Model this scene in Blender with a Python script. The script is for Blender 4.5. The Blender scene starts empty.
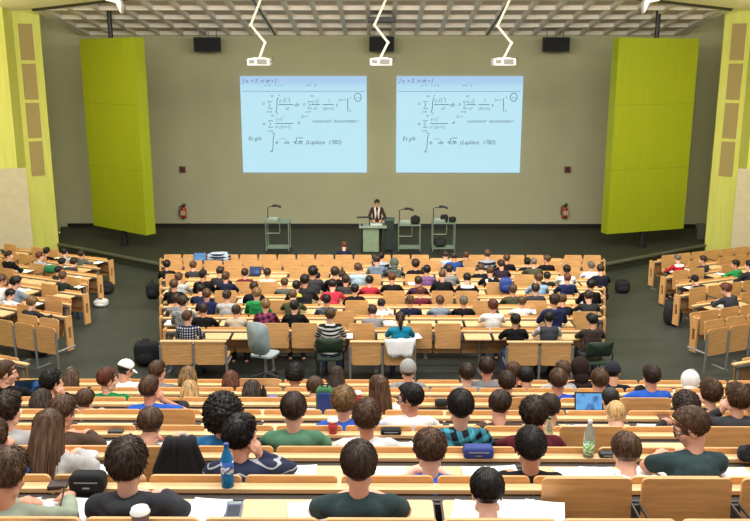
import bpy, math, random
from math import sin, cos, tan, atan, atan2, radians, pi, sqrt, degrees
from mathutils import Vector, Matrix, Euler, noise

random.seed(7)
S = bpy.context.scene
COL = S.collection

# ------------------------------------------------------------------ camera, world, lights, exposure
CAMZ, PITCH, YAW, F = 5.83, radians(13.0), atan(6 / 840), 840.0
cam_data = bpy.data.cameras.new('camera')
cam_data.sensor_width = 36
cam_data.lens = F / 750 * 36
cam_data.clip_end = 200
cam = bpy.data.objects.new('camera', cam_data)
COL.objects.link(cam)
cam.location = (0, 0, CAMZ)
cam.rotation_euler = (pi / 2 - PITCH, 0, YAW)
S.camera = cam

world = bpy.data.worlds.new('hall_ambient')
S.world = world
world.use_nodes = True
bg = world.node_tree.nodes['Background']
bg.inputs[0].default_value = (1.0, 0.98, 0.96, 1)
bg.inputs[1].default_value = 0.62

def area(name, loc, rot, sx, sy, power, col=(1, .965, .925)):
    d = bpy.data.lights.new(name, 'AREA')
    d.shape = 'RECTANGLE'; d.size = sx; d.size_y = sy; d.energy = power; d.color = col
    o = bpy.data.objects.new(name, d); COL.objects.link(o)
    o.location = loc; o.rotation_euler = rot
    return o
# fluorescent ceiling rows of the hall, above the audience and out of the frame
area('ceiling_lamp_row', (0, 5, 11.0), (0, 0, 0), 12, 1.2, 620)
area('ceiling_lamp_row', (0, 12, 10.0), (0, 0, 0), 16, 1.2, 650)
area('ceiling_lamp_row', (0, 19, 9.4), (radians(8), 0, 0), 18, 1.2, 620)
area('stage_fill_light', (0, 14.5, 7.5), (radians(93), 0, 0), 16, .8, 1080, (1, .95, .84))  # added fill, not a lamp of the hall: brightens front wall and canopy
for sx in (-1, 1):
    area('cove_lamp', (sx * 12.2, 23.2, 6.9), (pi, 0, 0), 2.5, 1.0, 130, (1, .95, .8))
    area('stage_spotlight', (sx * 8.4, 23.2, 8.2), (radians(25), radians(sx * 48), 0), .8, .8, 120, (1, .96, .82))

S.view_settings.view_transform = 'Standard'
S.view_settings.look = 'None'
S.view_settings.exposure = 0.4
S.view_settings.gamma = 1.0
S.view_settings.use_curve_mapping = False

# ------------------------------------------------------------------ pixel -> place
RC = Euler((pi / 2 - PITCH, 0, YAW)).to_matrix()
C0 = Vector((0, 0, CAMZ))
def ray(px, py):
    return (RC @ Vector(((px - 375) / F, (260.5 - py) / F, -1.0)))
def at_y(px, py, Y):
    d = ray(px, py); t = Y / d.y; return C0 + d * t
def at_z(px, py, z):
    d = ray(px, py); t = (z - CAMZ) / d.z; return C0 + d * t
def x_at(px, Y, z):                      # world x of pixel column px on the line (Y, z)
    a = RC.transposed()
    # solve (a.P).x/(-(a.P).z) = (px-375)/F  for P=(x,Y,z-CAMZ)
    k = (px - 375) / F
    ax, az = a[0], a[2]
    q = z - CAMZ
    return -(ax[1] * Y + ax[2] * q + k * (az[1] * Y + az[2] * q)) / (ax[0] + k * az[0])

# ------------------------------------------------------------------ materials
def lin(c):
    return tuple((v / 255 / 12.92) if v / 255 <= .04045 else ((v / 255 + .055) / 1.055) ** 2.4 for v in c)
MATS = {}
def base_mat(name):
    m = bpy.data.materials.new(name); m.use_nodes = True
    nt = m.node_tree; b = nt.nodes['Principled BSDF']
    return m, nt, b
def tex_noise(nt, scale, detail=3, coord='Object', sc=(1, 1, 1)):
    tc = nt.nodes.new('ShaderNodeTexCoord'); mp = nt.nodes.new('ShaderNodeMapping')
    mp.inputs['Scale'].default_value = sc
    n = nt.nodes.new('ShaderNodeTexNoise'); n.inputs['Scale'].default_value = scale; n.inputs['Detail'].default_value = detail
    nt.links.new(tc.outputs[coord], mp.inputs[0]); nt.links.new(mp.outputs[0], n.inputs['Vector'])
    return n
def ramp(nt, fac, c0, c1, p0=.3, p1=.7):
    r = nt.nodes.new('ShaderNodeValToRGB')
    r.color_ramp.elements[0].position = p0; r.color_ramp.elements[0].color = (*c0, 1)
    r.color_ramp.elements[1].position = p1; r.color_ramp.elements[1].color = (*c1, 1)
    nt.links.new(fac, r.inputs[0]); return r
def bump(nt, b, fac, strength=.2, dist=.01):
    bp = nt.nodes.new('ShaderNodeBump'); bp.inputs['Strength'].default_value = strength; bp.inputs['Distance'].default_value = dist
    nt.links.new(fac, bp.inputs['Height']); nt.links.new(bp.outputs[0], b.inputs['Normal'])
def mat(name, rgb, rough=.6, metal=0.0, var=.12, scale=6, sc=(1, 1, 1), bmp=0.0, coord='Object', spec=.5):
    if name in MATS: return MATS[name]
    m, nt, b = base_mat(name)
    c = lin(rgb)
    n = tex_noise(nt, scale, 4, coord, sc)
    r = ramp(nt, n.outputs[0], tuple(v * (1 - var) for v in c), tuple(min(1, v * (1 + var)) for v in c))
    nt.links.new(r.outputs[0], b.inputs['Base Color'])
    b.inputs['Roughness'].default_value = rough; b.inputs['Metallic'].default_value = metal
    b.inputs['Specular IOR Level'].default_value = spec
    if bmp: bump(nt, b, n.outputs[0], bmp)
    MATS[name] = m; return m
def emis(name, rgb, strength):
    if name in MATS: return MATS[name]
    m, nt, b = base_mat(name)
    b.inputs['Base Color'].default_value = (0, 0, 0, 1)
    b.inputs['Emission Color'].default_value = (*lin(rgb), 1); b.inputs['Emission Strength'].default_value = strength
    b.inputs['Roughness'].default_value = .6
    MATS[name] = m; return m
def glassy(name, rgb, alpha=.5):
    if name in MATS: return MATS[name]
    m, nt, b = base_mat(name)
    b.inputs['Base Color'].default_value = (*lin(rgb), 1); b.inputs['Roughness'].default_value = .12
    b.inputs['Transmission Weight'].default_value = alpha; b.inputs['IOR'].default_value = 1.2
    MATS[name] = m; return m

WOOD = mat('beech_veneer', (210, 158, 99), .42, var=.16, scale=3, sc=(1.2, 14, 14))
WOOD_LIT = mat('toplit_beech', (228, 190, 138), .4, var=.10, scale=3, sc=(1.2, 10, 10))  # same beech, with light from above painted into its level surfaces
RAIL = mat('dark_steel_rail', (84, 80, 78), .45, .3)
STEEL = mat('grey_steel', (150, 150, 148), .4, .5)
BLACK = mat('black_plastic', (18, 18, 20), .5)
BLACKF = mat('black_fabric', (20, 20, 23), .9, bmp=.3, scale=30)
WHITE = mat('white_plastic', (228, 226, 220), .4)
PAPER = mat('white_paper', (244, 244, 242), .8, var=.02)
LINO = mat('dark_linoleum', (60, 63, 58), .5, var=.16, scale=1.2, spec=.2)
STAGE = mat('dark_stage_lino', (50, 53, 42), .5, var=.14, scale=1.0, spec=.15)
WALLM = mat('olive_grey_plaster', (163, 161, 130), .9, var=.04, scale=.8, bmp=.05)
GREENP = mat('lime_green_board', (142, 152, 6), .6, var=.05, scale=2, sc=(14, 14, .3))
GREENW = mat('yellow_green_panel', (204, 204, 98), .7, var=.06, scale=1.5, sc=(8, 8, .6))
BROWNSLOT = mat('brown_grille', (160, 140, 86), .8, scale=20, sc=(1, 1, 12))
BEIGE = mat('beige_panel', (196, 184, 150), .8, var=.05)
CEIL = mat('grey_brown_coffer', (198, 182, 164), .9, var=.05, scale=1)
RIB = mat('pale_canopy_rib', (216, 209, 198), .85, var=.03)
CREAM = mat('cream_ceiling', (238, 228, 188), .8, var=.03)

# ------------------------------------------------------------------ mesh building
class MB:
    def __init__(s): s.v = []; s.f = []; s.mi = []
    def add(s, vs, fs, mi=0):
        o = len(s.v); s.v += [tuple(v) for v in vs]
        for f in fs: s.f.append(tuple(i + o for i in f)); s.mi.append(mi)
        return s
    def box(s, x0, x1, y0, y1, z0, z1, mi=0, M=None):
        vs = [Vector(p) for p in ((x0,y0,z0),(x1,y0,z0),(x1,y1,z0),(x0,y1,z0),(x0,y0,z1),(x1,y0,z1),(x1,y1,z1),(x0,y1,z1))]
        if M: vs = [M @ v for v in vs]
        return s.add(vs, [(0,3,2,1),(4,5,6,7),(0,1,5,4),(1,2,6,5),(2,3,7,6),(3,0,4,7)], mi)
    def prism(s, pts, a, b, axis='y', mi=0):     # outline extruded along an axis from a to b
        n = len(pts)
        def P(p, t):
            return (p[0], t, p[1]) if axis == 'y' else ((t, p[0], p[1]) if axis == 'x' else (p[0], p[1], t))
        vs = [P(p, a) for p in pts] + [P(p, b) for p in pts]
        fs = [tuple(range(n - 1, -1, -1)), tuple(range(n, 2 * n))] + [(i, (i + 1) % n, n + (i + 1) % n, n + i) for i in range(n)]
        return s.add(vs, fs, mi)
    def tube(s, pts, r, seg=8, mi=0, cap=True):
        pts = [Vector(p) for p in pts]; n = len(pts)
        rs = r if isinstance(r, (list, tuple)) else [r] * n
        vs = []; ref = None
        for i, p in enumerate(pts):
            d = (pts[min(i + 1, n - 1)] - pts[max(i - 1, 0)])
            d = d.normalized() if d.length > 1e-9 else Vector((0, 0, 1))
            if ref is None:
                ref = Vector((1, 0, 0)) if abs(d.x) < .8 else Vector((0, 1, 0))
            u = (ref - d * ref.dot(d)).normalized(); w = d.cross(u); ref = u
            for k in range(seg):
                a = 2 * pi * k / seg
                vs.append(p + (u * cos(a) + w * sin(a)) * rs[i])
        fs = []
        for i in range(n - 1):
            for k in range(seg):
                k2 = (k + 1) % seg
                fs.append((i * seg + k, i * seg + k2, (i + 1) * seg + k2, (i + 1) * seg + k))
        if cap:
            fs.append(tuple(range(seg - 1, -1, -1))); fs.append(tuple((n - 1) * seg + k for k in range(seg)))
        return s.add(vs, fs, mi)
    def lathe(s, prof, c=(0, 0, 0), seg=16, mi=0):
        vs = []; n = len(prof)
        for r, z in prof:
            for k in range(seg):
                a = 2 * pi * k / seg; vs.append((c[0] + r * cos(a), c[1] + r * sin(a), c[2] + z))
        fs = []
        for i in range(n - 1):
            for k in range(seg):
                k2 = (k + 1) % seg; fs.append((i * seg + k, i * seg + k2, (i + 1) * seg + k2, (i + 1) * seg + k))
        fs.append(tuple(range(seg - 1, -1, -1))); fs.append(tuple((n - 1) * seg + k for k in range(seg)))
        return s.add(vs, fs, mi)
    def ell(s, c, r, M=None, nu=14, nv=9, mi=0):
        vs = [Vector((0, 0, -r[2]))]
        for i in range(1, nv):
            t = -pi / 2 + pi * i / nv
            for k in range(nu):
                a = 2 * pi * k / nu; vs.append(Vector((r[0] * cos(t) * cos(a), r[1] * cos(t) * sin(a), r[2] * sin(t))))
        vs.append(Vector((0, 0, r[2])))
        fs = [(0, 1 + (k + 1) % nu, 1 + k) for k in range(nu)]
        for i in range(nv - 2):
            for k in range(nu):
                a = 1 + i * nu + k; b = 1 + i * nu + (k + 1) % nu; fs.append((a, b, b + nu, a + nu))
        l = len(vs) - 1
        fs += [(l, 1 + (nv - 2) * nu + k, 1 + (nv - 2) * nu + (k + 1) % nu) for k in range(nu)]
        vs = [Vector(c) + ((M @ v) if M else v) for v in vs]
        return s.add(vs, fs, mi)
    def cap(s, p0, p1, r0, r1, seg=12, mi=0):    # tapered capsule
        p0, p1 = Vector(p0), Vector(p1); d = p1 - p0; L = d.length
        if L < 1e-6: return s.ell(p0, (r0, r0, r0))
        d = d / L; pts = []; rs = []
        for a in (-80, -50, -20): pts.append(p0 + d * (r0 * sin(radians(a)))); rs.append(r0 * cos(radians(a)))
        for a in (20, 50, 80): pts.append(p1 + d * (r1 * sin(radians(a)))); rs.append(r1 * cos(radians(a)))
        return s.tube(pts, rs, seg, mi)
    def mesh(s, name, smooth=False):
        m = bpy.data.meshes.new(name); m.from_pydata(s.v, [], s.f)
        if any(s.mi): m.polygons.foreach_set('material_index', s.mi)
        if smooth: m.polygons.foreach_set('use_smooth', [True] * len(m.polygons))
        m.update(); return m

def link(name, me, mats, parent=None, loc=(0, 0, 0), rot=(0, 0, 0), objmat=False):
    o = bpy.data.objects.new(name, me); COL.objects.link(o)
    if mats is not None:
        mats = mats if isinstance(mats, (list, tuple)) else [mats]
        while len(me.materials) < len(mats): me.materials.append(None if objmat else mats[len(me.materials)])
        for i, m in enumerate(mats):
            if me.materials[i] is None or objmat:
                o.material_slots[i].link = 'OBJECT'; o.material_slots[i].material = m
    if parent: o.parent = parent
    o.location = loc; o.rotation_euler = rot
    return o
def tag(o, label=None, cat=None, group=None, kind=None):
    if label: o['label'] = label
    if cat: o['category'] = cat
    if group: o['group'] = group
    if kind: o['kind'] = kind
    return o
def empty(name, loc, rz, label, cat, group=None):
    o = bpy.data.objects.new(name, None); COL.objects.link(o)
    o.location = loc; o.rotation_euler = (0, 0, rz); o.empty_display_size = .1
    return tag(o, label, cat, group)
def bevel(o, w=.006, n=2):
    m = o.modifiers.new('bevel', 'BEVEL'); m.width = w; m.segments = n; m.limit_method = 'ANGLE'; return o
def struct(name, mb, m): return tag(link(name, mb.mesh(name), m), kind='structure')
def rounded(w, h, r, n=4, x0=None, z0=0, bottom=True):
    x0 = -w / 2 if x0 is None else x0
    pts = []
    cs = [(x0 + w - r, z0 + h - r, 0), (x0 + r, z0 + h - r, 90)]
    if bottom: cs += [(x0 + r, z0 + r, 180), (x0 + w - r, z0 + r, 270)]
    for cx, cz, a0 in cs:
        for i in range(n + 1):
            a = radians(a0 + 90 * i / n); pts.append((cx + r * cos(a), cz + r * sin(a)))
    if not bottom: pts += [(x0, z0), (x0 + w, z0)]
    return pts

# ------------------------------------------------------------------ room shell
ORD = ['front', 'second', 'third', 'fourth', 'fifth', 'sixth', 'seventh', 'eighth', 'ninth', 'tenth', 'eleventh', 'twelfth',
       'thirteenth', 'fourteenth', 'fifteenth', 'sixteenth', 'seventeenth']
NTH = ['first'] + ORD[1:]
SL = .06
def FL(Y):                               # hall floor height
    return .22 - SL * (min(max(Y, 14.2), 23.2) - 14.9)
WY = 30.8
b = MB()
for y0, y1 in ((8.5, 14.2), (14.2, 23.2), (23.2, 31)):
    b.add([(-16, y0, FL(y0)), (16, y0, FL(y0)), (16, y1, FL(y1)), (-16, y1, FL(y1))], [(0, 1, 2, 3)])
struct('floor', b, LINO)
# stage
edge = [(-10.9, 27.7), (-6.8, 24.85), (-5.4, 24.2), (5.4, 24.2), (6.8, 24.85), (10.9, 27.7)]
b = MB(); b.prism(edge + [(12.0, WY + .1), (-12.0, WY + .1)], -.45, 0, 'z'); struct('floor_stage', b, STAGE)
b = MB()
for (p, q) in zip(edge, edge[1:]):
    d = Vector((q[0] - p[0], q[1] - p[1], 0)).normalized(); nrm = Vector((d.y, -d.x, 0))
    P, Q = Vector((*p, 0)), Vector((*q, 0))
    o2 = nrm * .04
    b.add([P + o2 + Vector((0,0,.012)), Q + o2 + Vector((0,0,.012)), Q - o2*2 + Vector((0,0,.012)), P - o2*2 + Vector((0,0,.012)),
           P + o2 + Vector((0,0,-.05)), Q + o2 + Vector((0,0,-.05)), Q - o2*2 + Vector((0,0,-.05)), P - o2*2 + Vector((0,0,-.05))],
          [(0,1,2,3),(0,4,5,1),(1,5,6,2),(2,6,7,3),(3,7,4,0),(4,7,6,5)])
struct('trim_1', b, mat('stage_edge_strip', (92, 92, 80), .5))
b = MB(); b.box(-12.2, 12.2, WY, WY + .2, -.2, 8.6); struct('wall_front', b, WALLM)
b = MB(); b.box(-11.7, 11.7, WY - .03, WY, 0, .13); struct('baseboard_front', b, BLACK)
# side walls, stepped panels
def vwall(mb, pts, z0, z1, th=.12, mi=0):
    for (p, q) in zip(pts, pts[1:]):
        P, Q = Vector((*p, 0)), Vector((*q, 0)); d = (Q - P).normalized(); n = Vector((-d.y, d.x, 0)) * th
        if n.dot((P + Q) / 2) < 0: n = -n
        vs = [P, Q, Q + n, P + n]
        mb.add([v + Vector((0, 0, z0)) for v in vs] + [v + Vector((0, 0, z1)) for v in vs],
               [(0,3,2,1),(4,5,6,7),(0,1,5,4),(1,2,6,5),(2,3,7,6),(3,0,4,7)], mi)
for sgn, nm in ((-1, 'left'), (1, 'right')):
    b = MB(); X = lambda p: (p[0] * sgn, p[1])
    order = (lambda L: L) if sgn < 0 else (lambda L: L[::-1])
    # seen from inside: front return wall, slotted panel, recess, broad panel
    vwall(b, order([X((12.1, 30.9)), X((10.9, 27.75))])[::1], -.4, 9.6)
    vwall(b, order([X((11.55, 27.25)), X((10.9, 27.75))])[::-1] if sgn < 0 else [X((10.9, 27.75)), X((11.55, 27.25))], -.4, 9.6, .1)
    vwall(b, [X((11.55, 27.25)), X((11.45, 26.35))], -.4, 9.6, .02)
    vwall(b, [X((11.45, 26.35)), X((12.4, 25.9))], -.4, 9.6, .06)
    vwall(b, [X((12.4, 25.9)), X((14.6, 20.0)), X((14.6, 9))], -.4, 9.6, .1)
    struct('wall_' + nm, b, GREENW)
    # brown grille slots on the slotted panel
    P, Q = Vector((10.9, 27.75, 0)), Vector((11.55, 27.25, 0))
    d = (Q - P).normalized(); n = Vector((-d.y, d.x, 0)); n = n if n.y < 0 else -n
    for i in range(4):
        z1 = 7.15 - i * 1.23
        pa, pb = P + d * .25, P + d * .67
        pts = []
        b = MB()
        vs = [pa + n * .03, pb + n * .03, pb - n * .02, pa - n * .02]
        vs = [Vector((v.x * sgn, v.y, 0)) for v in vs]
        b.add([v + Vector((0,0,z1 - 1.12)) for v in vs] + [v + Vector((0,0,z1)) for v in vs],
              [(0,3,2,1),(4,5,6,7),(0,1,5,4),(1,2,6,5),(2,3,7,6),(3,0,4,7)])
        g = link('ventilation_grille', b.mesh('grille'), BROWNSLOT)
        tag(g, f"{['topmost','second from top','third from top','lowest'][i]} brown grille in the {nm} yellow-green wall panel", 'grille', 'brown grilles in the side walls')
    # beige acoustic board
    b = MB()
    P, Q = Vector((11.12 , 26.2, 0)), Vector((12.0, 25.75, 0))
    d = (Q - P).normalized(); n = Vector((-d.y, d.x, 0)); n = n if n.y < 0 else -n
    vs = [P + n * .08, Q + n * .08, Q, P]; vs = [Vector((v.x * sgn, v.y, 0)) for v in vs]
    b.add([v + Vector((0,0,-.3)) for v in vs] + [v + Vector((0,0,2.75)) for v in vs],
          [(0,3,2,1),(4,5,6,7),(0,1,5,4),(1,2,6,5),(2,3,7,6),(3,0,4,7)])
    tag(link('acoustic_board', b.mesh('acoustic_board'), BEIGE), f"tall beige acoustic board standing against the {nm} yellow-green wall", 'board', 'beige acoustic boards')

# coffered canopy above the stage (slopes up towards the audience)
def CZ(Y): return 6.9 + .155 * (WY - Y)
front = [(-10.7, 26.8), (-8.0, 25.66), (-4.6, 24.2), (4.6, 24.2), (8.0, 25.66), (10.7, 26.8)]
def front_y(x):
    for (p, q) in zip(front, front[1:]):
        if p[0] <= x <= q[0]: return p[1] + (q[1] - p[1]) * (x - p[0]) / (q[0] - p[0])
    return 27.0
b = MB()
out = [(-10.7, WY)] + front + [(10.7, WY)]
n = len(out)
b.add([(x, y, CZ(y) + .13) for x, y in out] + [(x, y, CZ(y) + .23) for x, y in out],
      [tuple(range(n)), tuple(range(2 * n - 1, n - 1, -1))] + [(i, n + i, n + (i + 1) % n, (i + 1) % n) for i in range(n)])
coffer = b; b = MB()
def slope_box(mb, x0, x1, y0, y1, h=.13):
    mb.add([(x0, y0, CZ(y0)), (x1, y0, CZ(y0)), (x1, y1, CZ(y1)), (x0, y1, CZ(y1)),
            (x0, y0, CZ(y0) + h), (x1, y0, CZ(y0) + h), (x1, y1, CZ(y1) + h), (x0, y1, CZ(y1) + h)],
           [(0,3,2,1),(4,5,6,7),(0,1,5,4),(1,2,6,5),(2,3,7,6),(3,0,4,7)])
for i in range(-13, 13):
    x = (i + .5) * .83
    slope_box(b, x - .07, x + .07, max(front_y(x - .07), front_y(x + .07)), WY)
for sx in (-1, 1): slope_box(b, min(sx * 10.7, sx * 10.5), max(sx * 10.7, sx * 10.5), 26.85, WY)
for k in range(6):
    y = WY - .06 - k * 1.29
    xs = [x for x in [i * .1 for i in range(-107, 108)] if front_y(x) < y - .1]
    if xs: slope_box(b, min(xs), max(xs), y - .08, y + .06)
# dark front edge
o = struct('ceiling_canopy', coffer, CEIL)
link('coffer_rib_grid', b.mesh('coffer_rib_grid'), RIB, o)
b = MB()
for (p, q) in zip(front, front[1:]):
    b.add([(p[0], p[1] - .02, CZ(p[1]) - .04), (q[0], q[1] - .02, CZ(q[1]) - .04), (q[0], q[1] - .14, CZ(q[1]) + .05), (p[0], p[1] - .14, CZ(p[1]) + .05),
           (p[0], p[1] - .02, CZ(p[1]) + .45), (q[0], q[1] - .02, CZ(q[1]) + .45), (q[0], q[1] - .14, CZ(q[1]) + .45), (p[0], p[1] - .14, CZ(p[1]) + .45)],
          [(0,3,2,1),(4,5,6,7),(0,1,5,4),(1,2,6,5),(2,3,7,6),(3,0,4,7)])
struct('trim_2', b, mat('dark_canopy_edge', (58, 52, 34), .8))
# cream main ceiling nearer than the canopy
b = MB()
ext = [(-14.8, 28.2)] + front + [(14.8, 28.2)]
for (p, q) in zip(ext, ext[1:]):
    b.add([(p[0], p[1] - .16, CZ(p[1]) + .03), (q[0], q[1] - .16, CZ(q[1]) + .03), (q[0], 21, CZ(21) - .1), (p[0], 21, CZ(21) - .1),
           (p[0], p[1] - .16, CZ(p[1]) + .3), (q[0], q[1] - .16, CZ(q[1]) + .3), (q[0], 21, CZ(21) + .3), (p[0], 21, CZ(21) + .3)],
          [(0,3,2,1),(4,5,6,7),(0,1,5,4),(1,2,6,5),(2,3,7,6),(3,0,4,7)])
struct('ceiling', b, CREAM)
# thin black slots running along the canopy
for sx, nm in ((-1, 'left'), (1, 'right')):
    b = MB(); x = sx * 3.735
    b.add([(x - .03, 24.4, CZ(24.4) - .01), (x + .03, 24.4, CZ(24.4) - .01), (x + .03, WY - .1, CZ(WY - .1) - .01), (x - .03, WY - .1, CZ(WY - .1) - .01),
           (x - .03, 24.4, CZ(24.4) + .05), (x + .03, 24.4, CZ(24.4) + .05), (x + .03, WY - .1, CZ(WY - .1) + .05), (x - .03, WY - .1, CZ(WY - .1) + .05)],
          [(0,3,2,1),(4,5,6,7),(0,1,5,4),(1,2,6,5),(2,3,7,6),(3,0,4,7)])
    tag(link('ceiling_track', b.mesh('track'), BLACK), f'thin black track on the coffered canopy above the {nm} projected slide', 'track')

# upper tiers
YB = lambda k: 3.37 + .9 * k             # desk beam of upper row k
ZT = lambda k: CAMZ - 2.03 - .25 * k     # top of its backrest
FU = lambda k: ZT(k) - 1.12              # floor under the seats in front of it
b = MB()
for k in range(-2, 7):
    b.box(-9, 9, YB(k) + .02, YB(k + 1) + .02 if k < 6 else YB(7) + .02, -.1, FU(k))
b.box(-9, 9, YB(7) + .02, YB(7) + .2, -.1, FU(7) + .2)
struct('floor_tiers', b, LINO)
# ------------------------------------------------------------------ fixtures on and in front of the wall
def make_screen(x0, x1, label):
    z0, z1 = 2.04, 5.5
    t = empty('projection_screen', ((x0 + x1) / 2, WY - .04, z0), 0, label, 'screen', 'projected lecture slides')
    w = x1 - x0; h = z1 - z0
    b = MB(); b.box(-w / 2, w / 2, -.015, .03, 0, h)
    m, nt, bs = base_mat('projected_slide')
    tc = nt.nodes.new('ShaderNodeTexCoord'); sp = nt.nodes.new('ShaderNodeSeparateXYZ'); nt.links.new(tc.outputs['Object'], sp.inputs[0])
    dv = nt.nodes.new('ShaderNodeMath'); dv.operation = 'DIVIDE'; dv.inputs[1].default_value = h; nt.links.new(sp.outputs['Z'], dv.inputs[0])
    r = nt.nodes.new('ShaderNodeValToRGB'); e = r.color_ramp.elements
    r.color_ramp.interpolation = 'LINEAR'
    e[0].position = 0; e[0].color = (*lin((188, 231, 246)), 1); e[1].position = 1; e[1].color = (*lin((168, 202, 236)), 1)
    for p, c in ((.80, (188, 230, 246)), (.90, (180, 222, 244)), (.935, (170, 206, 238))):
        q = e.new(p); q.color = (*lin(c), 1)
    nt.links.new(dv.outputs[0], r.inputs[0])
    bs.inputs['Base Color'].default_value = (.02, .02, .02, 1); bs.inputs['Roughness'].default_value = .9
    nt.links.new(r.outputs[0], bs.inputs['Emission Color']); bs.inputs['Emission Strength'].default_value = .74
    link('projected_slide', b.mesh('slide'), m, t)
    INK = mat('slide_ink', (44, 58, 84), .9, spec=0)
    px = lambda u: -w / 2 + u * w          # u, v in 0..1 of the slide, v down
    pz = lambda v: h * (1 - v)
    def text(s, u, v, size, name='handwriting', sh=.25):
        c = bpy.data.curves.new('handwriting', 'FONT'); c.body = s; c.size = size; c.shear = sh; c.extrude = .001; c.offset = -.001
        o = bpy.data.objects.new(name, c); COL.objects.link(o)
        me = bpy.data.meshes.new_from_object(o.evaluated_get(bpy.context.evaluated_depsgraph_get())); bpy.data.objects.remove(o)
        me.materials.clear()
        return link(name, me, INK, t, (px(u), -.02, pz(v)), (pi / 2, 0, 0))
    def strokes(lines, name, r=.011):
        mb = MB()
        for L in lines: mb.tube([(px(u), -.018, pz(v)) for u, v in L], r, 5)
        link(name, mb.mesh(name), INK, t)
    def sigma(u, v, s=.035):
        return [(u + s, v - s * .9), (u, v - s * 1.1), (u + s * .55, v), (u, v + s * 1.1), (u + s * 1.05, v + s * .9)]
    def integ(u, v, s=.07):
        return [(u + .02, v - s), (u + .012, v - s * 1.05), (u + .006, v - s * .6), (u + .002, v + s * .6), (u - .006, v + s * 1.05), (u - .012, v + s)]
    strokes([[(.015, .155), (.985, .155)]], 'slide_rule', .006)
    # header, half hidden top line
    text('∫ e  = Σ  n! dt = ∫', .02, .065, .17); text('n = 0      n → ∞', .19, .105, .10); text('n=1   2', .52, .105, .12)
    # first formula line
    text('=', .165, .30, .2); text('(-1)  t', .305, .265, .17); text('n  2n', .345, .235, .1); text('n!', .355, .345, .17); text('dt  =', .425, .31, .2)
    text('(-1)', .565, .275, .16); text('n', .61, .24, .1); text('n!', .575, .345, .16); text('1', .69, .265, .16); text('(2n+1)', .65, .345, .15)
    text('t', .755, .31, .2); text('2n+1', .775, .255, .13); text('x', .865, .225, .12); text('0', .862, .365, .11)
    text('n=0', .20, .375, .12); text('∞', .235, .215, .13); text('n=0', .51, .375, .12); text('∞', .55, .215, .13); text('x', .295, .205, .12); text('0', .28, .39, .11)
    strokes([sigma(.215, .295), integ(.283, .295), [(.30, .29), (.42, .29)], sigma(.53, .295), [(.56, .29), (.63, .29)], [(.65, .29), (.74, .29)],
             [(.85, .225), (.85, .36)],
             [(.93 + .027 * cos(a * pi / 8), .215 + .042 * sin(a * pi / 8)) for a in range(17)]], 'formula_strokes')
    text('111', .912, .235, .12)
    # second line
    text('=', .165, .51, .2); text('(-1)', .275, .455, .16); text('n', .33, .425, .1); text('n! (2n+1)', .265, .535, .15); text('x', .445, .49, .2); text('2n+1', .475, .425, .12)
    text('numerisch  berechenbar!', .565, .475, .165); text('n=0', .205, .575, .12); text('∞', .235, .415, .13)
    strokes([sigma(.215, .49), [(.27, .485), (.415, .485)]], 'formula_strokes')
    # third line
    text('Es gilt', .05, .66, .2); text('e', .265, .70, .22); text('-½x²', .295, .655, .12); text('dx  =', .335, .70, .2); text('2', .44, .70, .18); text('(Laplace  1782)', .51, .70, .21)
    text('∞', .24, .60, .13); text('-∞', .21, .79, .13)
    strokes([integ(.245, .69, .08), [(.425, .68), (.432, .70), (.438, .635), (.49, .635)], [(.462, .672), (.485, .672)], [(.468, .672), (.466, .70)], [(.479, .672), (.48, .70)]], 'formula_strokes')
    return t
make_screen(-5.06, -.52, 'left projected slide of handwritten formulas on pale blue, on the front wall')
make_screen(.55, 5.08, 'right projected slide of handwritten formulas on pale blue, on the front wall')

# loudspeakers
for x0, x1, z0, z1, Y, lab in ((-6.5, -5.54, 6.33, 6.82, 30.2, 'black loudspeaker hung under the canopy beside the left green panel'),
                          (5.56, 6.52, 6.33, 6.82, 30.2, 'black loudspeaker hung under the canopy beside the right green panel'),
                          (-.42, .46, 6.33, 6.85, 30.2, 'black centre loudspeaker high on the wall between the two projected slides')):
    t = empty('loudspeaker', ((x0 + x1) / 2, Y, z0), 0, lab, 'speaker', 'black loudspeakers')
    w = x1 - x0; h = z1 - z0
    b = MB(); b.prism([(-w/2, -.22), (w/2, -.22), (w/2 - .1, .25), (-w/2 + .1, .25)], 0, h, 'z'); bevel(link('cabinet', b.mesh('cabinet'), BLACK, t), .02)
    b = MB(); b.box(-w/2 + .03, w/2 - .03, -.235, -.21, .03, h - .03); link('front_grille', b.mesh('front_grille'), BLACKF, t)
    b = MB()
    for sx in (-.3, 0, .3): b.tube([(sx * w, 0, h - .02), (sx * w, 0, h + .24)], .015, 6)
    link('bracket', b.mesh('bracket'), RAIL, t)
b = MB(); b.box(-.42, .46, 26.9, 27.9, CZ(27.9) - .16, CZ(27.9) - .02)
tag(link('projection_hatch', b.mesh('hatch'), BLACK), 'dark rectangular hatch in the coffered canopy above the centre loudspeaker', 'hatch')

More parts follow.
